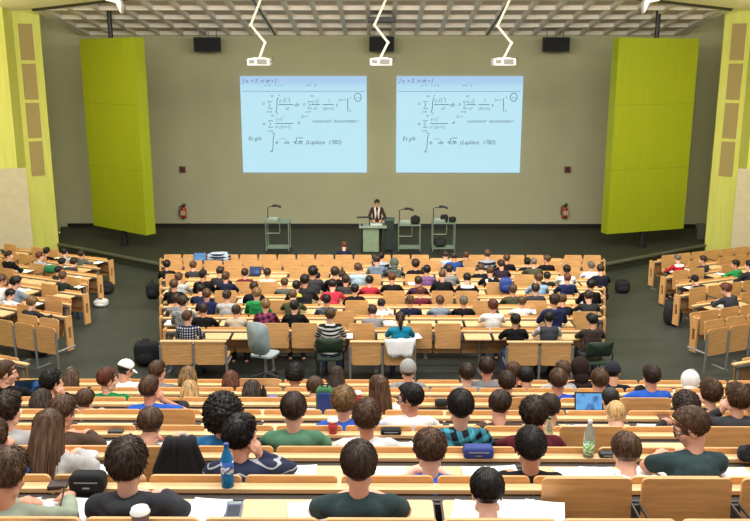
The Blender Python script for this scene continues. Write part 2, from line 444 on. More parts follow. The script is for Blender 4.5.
# projectors on zigzag arms
def projector(px0, zig, lab):
    Y = 24.0
    p = at_y(px0, 61, Y)
    t = empty('ceiling_projector', (p.x, Y, p.z), 0, lab, 'projector', 'white ceiling projectors on jointed arms')
    b = MB(); b.box(-.31, .31, -.28, .28, -.13, .07); bevel(link('housing', b.mesh('housing'), WHITE, t), .03)
    b = MB(); b.box(-.25, -.10, -.295, -.27, -.07, .03); b.box(-.03, .24, -.295, -.27, -.09, .05); link('vent_panel', b.mesh('vent_panel'), mat('grey_vent', (120, 118, 110), .6, sc=(1, 1, 30)), t)
    b = MB(); b.tube([(.31, 0, -.03), (.36, -.02, 0), (.40, 0, .08), (.36, .02, .1)], .012, 6); link('cable', b.mesh('cable'), RAIL, t)
    pts = []
    for (x, y) in zig:
        q = at_y(x, y, Y); pts.append(Vector((q.x - p.x, 0, q.z - p.z)))
    pts[-1] = Vector((pts[-1].x, 0, .06))
    top = pts[0] + (pts[0] - pts[1]) * .0
    b = MB(); b.tube([top + Vector((.05, 0, max(.1, CZ(24) + .3 - p.z - top.z))), top], .05, 8)
    link('ceiling_mount', b.mesh('ceiling_mount'), mat('cream_metal', (232, 226, 206), .45), t)
    for i in range(len(pts) - 1):
        b = MB(); b.tube([pts[i], pts[i + 1]], .034, 8); b.ell(pts[i + 1], (.046, .046, .046))
        link('arm_segment', b.mesh('arm_segment'), MATS['cream_metal'], t)
    b = MB(); b.box(-.2, .2, -.1, .1, .07, .10); link('mount_plate', b.mesh('mount_plate'), STEEL, t)
projector(259.5, [(262, -4), (250.7, 25), (265, 42.5), (259, 54)], 'white projector on a zigzag arm above the left projected slide')
projector(381, [(387, -3), (374.5, 25), (388, 42.5), (380, 55)], 'white projector on a zigzag arm in front of the centre loudspeaker')
projector(503.5, [(511, -3), (497.5, 26), (511.5, 43), (503.5, 55)], 'white projector on a zigzag arm above the right projected slide')
# white lamp heads on the ceiling edge
for px, s, nm in ((114, 1, 'left'), (651, -1, 'right')):
    p = at_y(px, 3, 24.3)
    t = empty('ceiling_spotlight', (p.x, 24.3, p.z), 0, f'white angular spotlight at the ceiling edge above the {nm} green panel', 'lamp', 'white ceiling spotlights')
    b = MB(); b.prism([(-.22*s, .45), (-.20*s, .06), (.08*s, .0), (.20*s, -.28), (.23*s, -.05), (.12*s, .45)], -.12, .12, 'y')
    link('lamp_housing', b.mesh('lamp_housing'), WHITE, t)
    b = MB(); b.box(-.1, .1, -.06, .06, .4, .9); link('bracket', b.mesh('bracket'), WHITE, t)

# green turning panels
def turning_panel(base, L, R, thick, lab, d_side):
    t = empty('turning_panel', (base.x, base.y, 0), 0, lab, 'panel', 'tall lime green turning panels')
    P, Q = Vector((L[0] - base.x, L[1] - base.y)), Vector((R[0] - base.x, R[1] - base.y))
    d = (Q - P).normalized(); n = Vector((-d.y, d.x)); n = n if n.y > 0 else -n
    b = MB(); b.prism([tuple(P), tuple(Q), tuple(Q + n * thick), tuple(P + n * thick)], .54, 6.7, 'z')
    link('panel_board', b.mesh('panel_board'), GREENP, t)
    for z in (2.6, 4.65):
        b = MB(); pa, pb = P + d * .0 - n * .006, Q - n * .006
        b.add([(*pa, z), (*pb, z), (*pb, z + .015), (*pa, z + .015), (*(pa + n * .02), z), (*(pb + n * .02), z), (*(pb + n * .02), z + .015), (*(pa + n * .02), z + .015)],
              [(0,1,2,3),(4,7,6,5),(0,4,5,1),(2,6,7,3)])
        link('panel_joint', b.mesh('panel_joint'), mat('dark_green_joint', (120, 130, 20), .7), t)
    c = (P + Q) / 2 + n * thick / 2
    b = MB(); b.tube([(c.x, c.y, 0), (c.x, c.y, .56)], .10, 14); b.lathe([(.18, 0), (.18, .03), (.10, .04)], (c.x, c.y, 0)); link('floor_post', b.mesh('floor_post'), BLACK, t)
    b = MB(); b.tube([(c.x, c.y, 6.69), (c.x, c.y, CZ(base.y) + .35)], .075, 14); link('ceiling_post', b.mesh('ceiling_post'), BLACK, t)
turning_panel(Vector((-8.57, 27.4, 0)), (-9.83, 28.2), (-7.55, 26.45), .38, 'tall lime green turning panel on a black post at the left of the stage', 1)
turning_panel(Vector((8.6, 27.3, 0)), (7.32, 26.75), (10.14, 27.75), .34, 'tall lime green turning panel on a black post at the right of the stage', -1)

# extinguishers, alarm boxes
RED = mat('extinguisher_red', (150, 34, 28), .4)
for px, nm in ((184, 'left'), (564.5, 'right')):
    p = at_y(px, 218, WY - .12)
    t = empty('fire_extinguisher', (p.x, WY - .13, p.z), 0, f'red fire extinguisher on the front wall beside the {nm} green panel', 'extinguisher', 'red fire extinguishers')
    b = MB(); b.lathe([(.02, 0), (.09, .01), (.1, .04), (.1, .34), (.07, .40), (.03, .43)], seg=14); link('cylinder', b.mesh('cylinder', True), RED, t)
    b = MB(); b.lathe([(.035, .42), (.035, .48)], seg=10); b.box(-.03, .10, -.02, .02, .47, .50); b.box(-.03, .09, -.02, .02, .52, .54); link('valve', b.mesh('valve'), BLACK, t)
    b = MB(); b.tube([(-.03, 0, .46), (-.13, 0, .44), (-.15, -.02, .3), (-.13, -.03, .12)], .018, 7); link('hose', b.mesh('hose'), BLACK, t)
    b = MB(); b.box(-.09, .09, -.104, -.09, .12, .28); link('label_plate', b.mesh('label_plate'), mat('pale_label', (190, 150, 120), .6), t)
    p = at_y(182.5 if nm == 'left' else 567.5, 169.5, WY - .05)
    t = empty('alarm_box', (p.x, WY - .05, p.z), 0, f'small dark red alarm box on the wall high above the {nm} fire extinguisher', 'alarm box', 'small wall alarm boxes')
    b = MB(); b.box(-.11, .11, -.04, .05, -.11, .11); bevel(link('box', b.mesh('box'), mat('dark_red_box', (96, 46, 34), .5), t), .01)
    b = MB(); b.box(-.05, .05, -.05, -.03, -.05, .05); link('button_plate', b.mesh('button_plate'), BLACK, t)
p = at_y(702, 223, 28.6)
b = MB(); b.box(p.x - .15, p.x + .15, 28.5, 28.7, 0, .55); tag(bevel(link('equipment_box', b.mesh('equipment_box'), RAIL), .02), 'grey equipment box standing on the stage by the right side wall', 'box')

# lectern, desk cabinet, overhead projector carts
LY = 26.4
p0, p1 = at_y(363, 253, LY), at_y(379, 224, LY)
t = empty('lectern', ((p0.x + p1.x) / 2, LY, 0), 0, 'grey green lectern with dark frame where the lecturer stands', 'lectern')
w = p1.x - p0.x; hz = at_y(370, 226, LY).z
b = MB(); b.box(-w/2, w/2, -.02, .45, .02, hz - .06); bevel(link('body', b.mesh('body'), mat('grey_green_laminate', (128, 146, 116), .5), t), .01)
b = MB()
for x in (-w/2 - .04, w/2 + .02): b.box(x - .025, x + .025, -.03, .47, 0, hz)
link('side_frame', b.mesh('side_frame'), BLACK, t)
b = MB(); b.box(-w/2 - .12, w/2 + .25, -.12, .52, hz - .05, hz); link('top', b.mesh('top'), mat('pale_lectern_top', (150, 158, 140), .4), t)
b = MB(); b.box(-.02, .35, .1, .35, hz, hz + .06); link('writing_tablet', b.mesh('writing_tablet'), mat('pale_tablet', (196, 206, 190), .4), t)
b = MB(); b.tube([(-.45, .1, hz + .26), (0, .1, hz + .27)], .03, 8); b.tube([(-.05, .1, hz), (-.05, .1, hz + .26)], .015, 6); link('document_camera', b.mesh('document_camera'), BLACK, t)
q0, q1 = at_y(384.5, 252, LY + .1), at_y(394, 221, LY + .1)
t = empty('media_cabinet', ((q0.x + q1.x) / 2, LY + .1, 0), 0, 'black media cabinet standing right beside the lectern', 'cabinet')
w = q1.x - q0.x; h = q1.z
b = MB(); b.box(-w/2, w/2, 0, .5, .06, h); bevel(link('body', b.mesh('body'), mat('dark_green_black', (34, 44, 40), .5), t), .01)
b = MB(); b.box(-w/2 - .03, w/2 + .03, -.03, .53, h, h + .03); link('top', b.mesh('top'), mat('dark_grey_top', (70, 84, 74), .5), t)
b = MB()
for x in (-w/2 + .04, w/2 - .04):
    for y in (.05, .45): b.tube([(x - .02, y, .03), (x + .02, y, .03)], .03, 10)
link('castor', b.mesh('castor'), BLACK, t)
CART = mat('pale_green_steel', (128, 146, 124), .4, .3)
def cart(pa, pb, yt, yb, lab, glab, Y=26.3):
    L, R = at_y(pa, yb, Y), at_y(pb, yb, Y); z1 = at_y(pa, yt, Y).z
    w = R.x - L.x
    t = empty('projector_cart', ((L.x + R.x) / 2, Y, 0), 0, lab, 'cart', 'overhead projector carts')
    for x in (-w/2, w/2):
        for y in (0, .5):
            b = MB(); b.tube([(x, y, .06), (x, y, z1)], .016, 8); link('leg', b.mesh('leg'), CART, t)
            b = MB(); b.tube([(x - .02, y, .035), (x + .02, y, .035)], .035, 10); link('castor', b.mesh('castor'), BLACK, t)
    b = MB(); b.box(-w/2 - .02, w/2 + .02, -.02, .52, z1 - .03, z1); link('top_shelf', b.mesh('top_shelf'), CART, t)
    b = MB(); b.box(-w/2, w/2, 0, .5, .14, .17); link('bottom_shelf', b.mesh('bottom_shelf'), CART, t)
    b = MB(); b.tube([(-w/2, -.02, z1 - .36), (w * .1, -.02, z1 - .36), (w * .12, -.02, z1 - .33), (w * .12, -.02, z1 - .05)], .012, 6); link('side_rail', b.mesh('side_rail'), CART, t)
    o = empty('overhead_projector', ((L.x + R.x) / 2 - w * .2, Y + .22, z1), 0, glab, 'overhead projector', 'overhead projectors on carts')
    b = MB(); b.box(-.18, .18, -.18, .18, 0, .09); bevel(link('light_box', b.mesh('light_box'), mat('grey_green_box', (128, 140, 124), .5), o), .01)
    b = MB(); b.box(-.15, .15, -.15, .15, .09, .095); link('glass_stage', b.mesh('glass_stage'), mat('pale_glass_plate', (190, 206, 196), .15), o)
    b = MB(); b.tube([(-.18, .1, .05), (-.18, .1, .42), (-.1, .08, .45), (.04, .02, .46)], .014, 6); link('arm', b.mesh('arm'), BLACK, o)
    b = MB(); b.box(-.01, .12, -.05, .07, .46, .52); b.tube([(.12, 0, .5), (.27, -.02, .44)], .035, 8); link('lens_head', b.mesh('lens_head'), BLACK, o)
    return (L.x + R.x) / 2, w, z1
cart(266.5, 289, 222, 253, 'pale steel cart left of the lectern carrying an overhead projector', 'overhead projector on the cart left of the lectern')
cx, cw, cz = cart(398.5, 420, 225, 253, 'pale steel cart just right of the lectern with a black bag on top', 'overhead projector beside a black bag, on the cart nearest the lecturer')
def soft_bag(name, loc, size, m, label, cat='bag', group=None, rz=0, straps=True, stripes=None):
    sx, sy, sz = size
    t = empty(name, loc, rz, label, cat, group)
    mb = MB(); mb.ell((0, 0, sz / 2), (sx / 2, sy / 2, sz / 2), nu=20, nv=12)
    vs = []
    for v in mb.v:
        x, y, z = v[0] / (sx / 2), v[1] / (sy / 2), (v[2] - sz / 2) / (sz / 2)
        f = lambda a: math.copysign(abs(a) ** .62, a)
        nz = noise.noise(Vector((x * 1.7 + loc[0], y * 1.7, z * 1.7 + loc[1]))) * .09
        vs.append((f(x) * sx / 2 * (1 + nz), f(y) * sy / 2 * (1 + nz), sz / 2 + f(z) * sz / 2 * (1 + (nz if z > 0 else 0))))
    mb.v = vs; link('bag_body', mb.mesh('bag_body', True), m, t)
    if straps:
        b = MB(); b.tube([(-sx * .15, -sy * .3, sz * .95), (-sx * .1, -sy * .1, sz * 1.08), (sx * .1, -sy * .1, sz * 1.08), (sx * .15, -sy * .3, sz * .95)], .012, 6)
        link('handle', b.mesh('handle'), BLACKF, t)
        b = MB(); b.ell((0, -sy * .45, sz * .36), (sx * .33, sy * .16, sz * .24)); link('front_pocket', b.mesh('front_pocket', True), m, t)
    if stripes:
        b = MB()
        for z in (.35, .6, .82):
            rr = sqrt(max(.05, 1 - (2 * z - 1) ** 2)) ** .62
            b.tube([(sx / 2 * 1.02 * rr * cos(a * pi / 8), sy / 2 * 1.02 * rr * sin(a * pi / 8), sz * z) for a in range(17)], .03, 6)
        link('stripe_band', b.mesh('stripe_band'), stripes, t)
    return t
soft_bag('shoulder_bag', (cx + cw * .28, 26.5, cz), (.3, .2, .26), BLACKF, 'black bag on top of the cart just right of the lectern')
cx, cw, cz = cart(432.5, 454.5, 223, 254, 'pale steel cart farthest right on the stage, loaded with black cloth', 'overhead projector on the cart farthest right on the stage')
soft_bag('cloth_bundle', (cx + .02, 26.5, cz), (.26, .2, .24), BLACKF, 'left of two black bundles on the farthest right cart', 'bundle', straps=False)
soft_bag('cloth_bundle', (cx + .28, 26.5, cz), (.24, .2, .17), BLACKF, 'right, flatter of two black bundles on the farthest right cart', 'bundle', straps=False)
soft_bag('dark_bag', (cx - .1, 26.55, .17), (.4, .3, .28), mat('very_dark_green', (26, 30, 24), .8), 'dark bag lying on the bottom shelf of the farthest right cart', 'bag')
p = at_z(355, 246, .4)

# ------------------------------------------------------------------ desk rows
MESH = {}
def shared(key, fn):
    if key not in MESH: MESH[key] = fn()
    return MESH[key]
def m_flap(w, up, f=.35):
    def fn():
        b = MB()
        if up:
            b.prism(rounded(w, f + .07, .03, bottom=True, z0=-.10), 0, .02, 'y')
            t = radians(-4); b.v = [(x, y * cos(t) - z * sin(t), y * sin(t) + z * cos(t)) for x, y, z in b.v]
        else:
            b.prism([(x, -z) for x, z in rounded(w, f, .02)], -.02, 0, 'z')
        return b.mesh('writing_flap')
    return shared(('flap', round(w, 3), up, f), fn)
def m_back(w, h):
    return shared(('back', round(w, 3), h), lambda: MB().prism(rounded(w, h, .03, z0=-h), 0, .02, 'y').mesh('backrest'))
def m_hinge(B):
    def fn():
        b = MB(); b.box(-.026, .026, -.035, .0, -.20, -.085)
        for s in (-1, 1): b.box(s * .022 - .004, s * .022 + .004, -.38, -.012, -.095, -.078)
        return b.mesh('hinge_bracket')
    return shared('hinge', fn)
def m_leg(h):
    def fn():
        b = MB(); b.tube([(0, 0, 0), (0, 0, h)], .025, 8); b.box(-.03, .03, -.18, .12, 0, .025); return b.mesh('support_leg')
    return shared(('leg', round(h, 2)), fn)
def m_end(B):
    def fn():
        b = MB()
        # plank with a dark slot: four strips around an opening
        b.box(-.02, .02, -.05, .12, .12, .36); b.box(-.02, .02, -.05, .12, .60, B)
        b.box(-.02, .02, -.05, .0, .36, .60); b.box(-.02, .02, .07, .12, .36, .60)
        return b.mesh('end_panel')
    return shared(('end', round(B, 2)), fn)
def m_seat(w):
    def fn():
        b = MB(); b.prism([(x, z) for x, z in rounded(w, .40, .05)], 0, .025, 'z'); return b.mesh('seat')
    return shared(('seat', round(w, 3)), fn)
HD = .06                                  # flap hinge below the backrest top
def desk_row(name, loc, rz, x0, x1, p, B, states, label, group, off=0.0, backs=True, seats=None, ends=(True, True), wood=WOOD, hing=True, legs=True):
    t = empty(name, loc, rz, label, 'desk row', group)
    b = MB(); b.box(x0, x1, .045, .122, B - .065, B - .04); link('ledge', b.mesh('ledge'), WOOD_LIT, t)
    b = MB(); b.box(x0, x1, -.01, .043, B - .115, B - .075); link('rail', b.mesh('rail'), RAIL, t)
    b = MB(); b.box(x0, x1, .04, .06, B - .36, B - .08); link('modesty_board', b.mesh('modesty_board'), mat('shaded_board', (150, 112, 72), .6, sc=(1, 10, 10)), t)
    n = max(1, int((x1 - x0 + .02) / p)); s0 = (x0 + x1) / 2 - n * p / 2 + p / 2 + off
    cs = [s0 + i * p for i in range(n)]
    cs = [c for c in cs if c - p / 2 > x0 - .12 and c + p / 2 < x1 + .12]
    for i, c in enumerate(cs):
        up = states(i, c)
        if up is not None:
            link('writing_flap', m_flap(p - .055, up, .41 if up and B < 1 else .35), WOOD if up else WOOD_LIT, t, (c, -.048 if up else -.03, B - (.25 if up else HD)))
        if backs: link('backrest', m_back(p - .022, .5), wood, t, (c, .125, B))
        if seats and seats(i, c): link('seat', m_seat(p - .06), wood, t, (c, .34, .44) if seats(i, c) == 1 else (c, .20, .46), (0, 0, 0) if seats(i, c) == 1 else (radians(80), 0, 0))
    if hing:
        for c in cs[:-1]: link('hinge_bracket', m_hinge(B), RAIL, t, (c + p / 2, 0, B))
    if legs:
        m = max(2, int((x1 - x0) / 1.6))
        for i in range(m + 1): link('support_leg', m_leg(B - .1), STEEL, t, (x0 + .05 + (x1 - x0 - .1) * i / m, .02, 0))
    for e, x in zip(ends, (x0 - .02, x1 + .02)):
        if e: link('end_panel', m_end(B), WOOD, t, (x, 0, 0))
    return t, cs
# ------------------------------------------------------------------ people: where they sit
# px py | hair style | hair colour | top | pose | yaw(deg, + = turned left)
CENTER = """
344 246 short R navy lean 0|381 257 short K striperugby upright 0|376.7 260.5 short D greyblueH lean 0|394.3 264 hood G greygreen lean 0
415.6 264.7 messy D black upright 0|445.5 255.7 short D paleblue write 0|454 257 short D royalblue write 15|466 255.7 short B charcoal upright 0
487.3 254.5 short B stripegrey upright 0|507 259 short B black upright -20|501 265 short D darkplum lean 20|527.4 262.6 messy K darknavy upright 0
533.6 263 buzz G olive lean 0|546.6 259.8 short B black upright 55|358 268.5 short B paleblue upright 0|335 273 short D black upright 0
342 276 short D charcoal lean 10|313 272 messy K darkgrey upright 0|317 278 short K greyblue upright 0|345.7 280.5 short D darkgrey upright 0
369.5 281.3 short K red upright 0|391.8 278.6 short R black write 0|332.5 285.5 short K crimsonH slump 0|354.8 290 short K black upright 0
326.6 300.6 short K greystripeH upright 0|426.8 270.6 short K lilac upright 0|442.3 275.6 buzz B black write 0|449.3 270 short D grey upright 0
418.3 281.8 short D plum upright 0|420.4 292 short R maroonV upright 0|467.2 279 short K blackwhite write 0|410 301.5 short B navy upright 0
440 301.8 short B greyblue upright 0|463.6 302 short G black upright 0|481 268.7 short B darknavy write 0|490 272 short B printblack write 10
512.8 290.3 short B olive upright 0|538.8 278.7 short B skyblue upright 0|535.4 289.3 short D darkgrey upright 0|547 276.8 short K blackgreen upright 10
566.7 270.4 short K white upright 0|567.3 278.4 buzz R navyH upright 0|590.7 266.5 short G white upright 20|600.5 270 short D darknavy lean 0
590.7 285.5 short K black upright 10|554.3 299.4 short D navyH upright 0|562.3 300.3 short B darknavy lean -10|493 306.3 messy R white upright 0
521.8 302.3 short B white upright 0|515.3 321 short K black upright 0|549 318.6 short K vestgrey upright 0|592 321.5 messy K brownjacketH write 40
381.3 307.4 short K whiteV upright 0|372.5 312 short D grey slump 0|330.3 315.5 short B stripebw upright 0|400.3 319 ponytail D teal upright 0
294.4 307 short K black upright 0|293 296 buzz B olive lean 0|304.5 286.4 short L patterned upright 0|304.6 279.5 short K charcoal upright 10
296.6 286.6 short K yellowblack upright 0|284.5 283.2 short B greygreen upright 0|254 287.6 short D darknavy upright 0|256.8 294 short L greenH upright 0
265.6 305.6 short L plaidpink upright 0|236.3 311.5 short D beige upright 0|203.4 310 short D black upright 0|227 296.4 short D palegrey upright 0
206.8 295 short B navyH upright 0|201 290 short K navy lean 0|176.4 300 messy D grey upright 0|183.5 302.8 short D greyH upright -20
187.9 317.6 short B checkbw upright -25|174 285.3 short B black upright 0|178.8 278 short B palegrey upright 0|203.2 275.5 cap K black upright -30
220 272.2 short D charcoal lean 0|225.8 277.3 short B navy upright 0|245 273.6 short D maroon upright 0|267.3 273.4 short D cream upright 0
167 265.2 short K black upright 0|193.2 266 short B darkgrey upright 0|588.5 297 short D charcoal lean 0
"""
LEFT = """
9 256 short D black upright -50|40 256.7 short R palegreyH upright -20|47 252 messy K black upright 0|65 252.6 short K palegrey upright -10
62 263 messy K charcoal lean 0|74 263 messy D darkgrey lean 0|81.7 254.6 short D greygreen upright 0|58.7 271.8 short K charcoal upright 0
63.2 277 short B darkgreenH upright 0|15.6 279.5 messy K greyblue write -30|8.6 285 short B whiteT upright -30|1 277 short B white upright -20
10.5 295 messy K whiteT write -75|32 303.5 messy L charcoal write -10
"""
RIGHT = """
677.3 259 buzz G redwhite write 10|702.5 260.5 short D charcoalH upright 55|735 265 short K greenH upright 60|749 266 short K charcoal upright 30
694.7 280.5 cap K stripegrey slump 0|726 290 messy R charcoalH slump 20
"""
UPPER = """
6.7 373.5 short B black upright -70 5|53 383.6 messy K black chinR -50 5|71 380.5 bob B charcoal lean 0 6|41.7 403 bob D darkgrey slump 0 4
85.3 402.4 short B grey lean -20 4|8.5 411.5 messy D palegrey upright -20 2|63 414 short B brown lean -35 2|49 431.5 long B palegrey upright 0 1
8 477 messy B palegreen write -15 0|128 466 messy D charcoalH upright 0 0|125.6 370.5 whitecap K white slump -40 6|158 372 short B grey upright -30 6
108 380.5 short R green upright -55 5|150.5 389.7 short B blue chinR -25 4|150.4 426 short B grey slump 0 2|188 378 bob L darkplum lean 0 6
190 392.5 bob Y beige lean 0 5|231 382 bob R patterned lean 0 6|252 392.8 bob D charcoal slump 0 5|223 417 afro K oceanblue upright 0 2
242.4 437.5 messy K stripenavy chinR -40 1|293.6 411 short D teagreen upright 0 2|295 376.3 curly K greygreen lean 0 6|315 389.3 short B darkgrey slump 0 5
336.5 378 long D charcoal lean 0 6|344 403.5 messy L blue upright -10 3|366.8 418.8 messy B white upright 0 2|359 467 short D darkteal upright 0 0
408 370.5 beanie G greyH upright 0 6|378.7 389.5 long B white upright 20 4|409.6 399.6 glasses K white upright 75 3|467 374.5 short D greyH upright 0 6
487 368.5 short D grey upright -10 6|506.7 383.6 short D black upright 0 5|513.3 373.5 short B darknavy lean 0 6|526 378.5 short K charcoal lean -10 6
460.5 408.5 short K plaidteal upright 0 2|500 406.8 short D brown lean -35 3|534 416 messy D maroon upright -15 2|530.4 449 short K black upright 0 1
430 452.5 messy B blue lean 0 1|487 494 short K darkgrey slump 0 0|558 381.4 short B bluesleeve upright 0 5|563 372 short B palegrey lean 0 6
580 370 hood D darkbrownH lean 0 6|612.5 373 beanie K darknavy lean 0 6|599.4 381.4 short B palegrey upright 0 5|610.4 401 buzz K grey slump 0 4
616 416 buzz Y white slump 0 3|626 454 short B white slump 0 1|651 377.5 short D blue upright 10 5|690 382.5 hood W whiteH lean -15 6
709.6 394 messy B navy chinL 10 4|736 400 messy B darkgrey chinL 20 3|686 409 curly D charcoal slump 0 3|691 429 glasses B darkteal upright 72 1
748 399 short K black upright 0 4|-6 440 short B blue chinR 0 1|549 410 short D darkgrey lean 0 3
"""
HAIRC = {'K': ((27, 22, 20), 'black'), 'D': ((54, 39, 30), 'dark brown'), 'B': ((84, 60, 42), 'brown'), 'L': ((128, 98, 62), 'light brown'), 'Y': ((186, 152, 100), 'blond'),
         'R': ((96, 52, 34), 'reddish brown'), 'G': ((104, 94, 84), 'grey-brown'), 'W': ((220, 218, 212), 'white')}
STY = {'short': 'hair', 'messy': 'tousled hair', 'long': 'long hair', 'bob': 'chin-length hair', 'ponytail': 'ponytail', 'buzz': 'cropped hair', 'bald': 'hair', 'curly': 'curly hair',
       'afro': 'bushy curls', 'glasses': 'hair and glasses', 'cap': 'cap', 'whitecap': 'white cap', 'beanie': 'knit cap', 'hood': 'hood'}
# tops: base colour, description, second colour / pattern
TOPS = {
 'navy': ((26, 32, 56), 'navy top'), 'darknavy': ((20, 23, 38), 'dark navy top'), 'black': ((19, 19, 21), 'black top'), 'charcoal': ((44, 44, 48), 'charcoal top'), 'darkgrey': ((58, 58, 60), 'dark grey top'),
 'grey': ((128, 128, 130), 'grey top'), 'palegrey': ((176, 176, 174), 'pale grey top'), 'greyblue': ((122, 136, 150), 'grey-blue top'), 'greyblueH': ((112, 126, 142), 'grey-blue hoodie'),
 'paleblue': ((164, 186, 198), 'pale blue top'), 'skyblue': ((140, 176, 206), 'sky blue top'), 'royalblue': ((34, 70, 130), 'royal blue top'), 'blue': ((44, 92, 190), 'blue top'), 'bluesleeve': ((24, 28, 44), 'dark top', (40, 80, 190), 'yoke'),
 'oceanblue': ((44, 110, 160), 'ocean blue top'), 'teal': ((24, 130, 166), 'bright teal top'), 'darkteal': ((50, 68, 70), 'dark slate T-shirt'), 'teagreen': ((84, 128, 100), 'sage green T-shirt'), 'green': ((22, 122, 66), 'green T-shirt'),
 'palegreen': ((150, 160, 140), 'pale green top'), 'greygreen': ((84, 92, 84), 'grey-green top'), 'olive': ((70, 74, 52), 'olive top'), 'darkgreen': ((40, 52, 46), 'dark green top'), 'darkgreenH': ((36, 44, 38), 'dark green hoodie'),
 'blackgreen': ((24, 36, 26), 'black-green top'), 'greenH': ((40, 140, 76), 'green hoodie'), 'red': ((168, 46, 58), 'red top'), 'crimsonH': ((186, 50, 66), 'crimson hoodie'), 'redwhite': ((178, 36, 44), 'red jacket', (230, 226, 222), 'yoke'),
 'maroon': ((92, 30, 40), 'maroon top'), 'maroonV': ((104, 36, 54), 'maroon sweater'), 'brown': ((76, 58, 46), 'brown top'), 'brownjacketH': ((62, 52, 46), 'brown jacket'), 'darkbrownH': ((40, 28, 24), 'dark brown hooded jacket'),
 'plum': ((66, 38, 62), 'plum top'), 'darkplum': ((44, 32, 46), 'dark plum top'), 'lilac': ((116, 82, 128), 'purple top'), 'white': ((232, 232, 230), 'white T-shirt'), 'whiteT': ((226, 224, 220), 'white T-shirt'), 'whiteV': ((230, 230, 226), 'white shirt'),
 'whiteH': ((226, 226, 222), 'white hoodie'), 'cream': ((206, 200, 186), 'cream top'), 'beige': ((188, 176, 156), 'beige top'), 'greyH': ((148, 150, 150), 'grey hoodie'), 'palegreyH': ((160, 166, 176), 'pale grey hoodie'),
 'navyH': ((36, 44, 84), 'navy hoodie'), 'charcoalH': ((52, 54, 60), 'charcoal hoodie'),
 'striperugby': ((150, 172, 188), 'pale blue banded top', (30, 36, 44), 'stripe', 7), 'stripegrey': ((150, 154, 162), 'grey and dark striped top', (30, 32, 44), 'stripe', 8),
 'stripebw': ((24, 24, 28), 'black and white striped sweater', (196, 196, 192), 'stripe', 15), 'stripenavy': ((44, 50, 74), 'navy top with thin white stripes', (176, 178, 186), 'stripethin', 15),
 'greystripeH': ((104, 114, 122), 'grey striped hoodie', (70, 78, 88), 'stripe', 10), 'checkbw': ((190, 194, 204), 'black and white checked shirt', (34, 38, 56), 'check', 22),
 'plaidpink': ((150, 60, 100), 'pink and dark plaid shirt', (40, 30, 44), 'plaid', 9), 'plaidteal': ((70, 156, 178), 'black and teal plaid hoodie', (16, 22, 28), 'plaid', 12), 'patterned': ((70, 66, 82), 'dark patterned top', (170, 166, 172), 'spots', 30),
 'printblack': ((22, 22, 26), 'black top with white print', (216, 216, 216), 'print', 12), 'yellowblack': ((26, 26, 28), 'black top with yellow', (200, 186, 70), 'yoke'), 'blackwhite': ((24, 24, 28), 'black and white top', (214, 212, 208), 'yoke'),
 'vestgrey': ((64, 66, 74), 'grey vest over pale sleeves', (190, 190, 190), 'sleeves'),
}
SHORT_SLEEVE = {'white', 'whiteT', 'darkteal', 'teagreen', 'green', 'blue'}
def top_mat(key):
    nm = 'cloth_' + key
    if nm in MATS: return MATS[nm]
    d = TOPS[key]
    if len(d) == 2: return mat(nm, d[0], .88, var=.10, scale=9, bmp=.25, spec=.2)
    m, nt, b = base_mat(nm); MATS[nm] = m
    b.inputs['Roughness'].default_value = .88; b.inputs['Specular IOR Level'].default_value = .2
    tc = nt.nodes.new('ShaderNodeTexCoord'); sp = nt.nodes.new('ShaderNodeSeparateXYZ'); nt.links.new(tc.outputs['Object'], sp.inputs[0])
    def M(op, a, v=None):
        n = nt.nodes.new('ShaderNodeMath'); n.operation = op
        for i, q in enumerate((a, v)):
            if q is None: continue
            if isinstance(q, (int, float)): n.inputs[i].default_value = q
            else: nt.links.new(q, n.inputs[i])
        return n.outputs[0]
    X, Y, Z = sp.outputs; kind = d[3]; f = d[4] if len(d) > 4 else 8
    sq = lambda v, fr, thr=.5: M('GREATER_THAN', M('FRACT', M('MULTIPLY', v, fr)), thr)
    if kind == 'stripe': fac = sq(M('ADD', Z, M('MULTIPLY', Y, -.2)), f)
    elif kind == 'stripethin': fac = sq(M('ADD', Z, M('MULTIPLY', M('ABSOLUTE', X), .35)), f, .86)
    elif kind == 'check': fac = M('MAXIMUM', sq(X, f), sq(Z, f))
    elif kind == 'plaid': fac = M('MULTIPLY', M('ADD', sq(M('ADD', X, M('MULTIPLY', Z, .35)), f, .45), sq(M('SUBTRACT', Z, M('MULTIPLY', X, .35)), f, .45)), .5)
    elif kind == 'yoke': fac = M('MULTIPLY', M('GREATER_THAN', Z, .98), M('LESS_THAN', M('ABSOLUTE', X), .15))
    elif kind == 'sleeves': fac = M('GREATER_THAN', M('ABSOLUTE', X), .17)
    else:
        vo = nt.nodes.new('ShaderNodeTexNoise'); vo.inputs['Scale'].default_value = f; vo.inputs['Detail'].default_value = 1; nt.links.new(tc.outputs['Object'], vo.inputs['Vector'])
        fac = M('GREATER_THAN', vo.outputs[0], .55)
        if kind == 'print': fac = M('MULTIPLY', fac, M('MULTIPLY', M('LESS_THAN', M('ABSOLUTE', X), .12), M('GREATER_THAN', Z, .72)))
    mx = nt.nodes.new('ShaderNodeMix'); mx.data_type = 'RGBA'
    nt.links.new(fac, mx.inputs['Factor']); mx.inputs['A'].default_value = (*lin(d[0]), 1); mx.inputs['B'].default_value = (*lin(d[2]), 1)
    nt.links.new(mx.outputs['Result'], b.inputs['Base Color'])
    return m
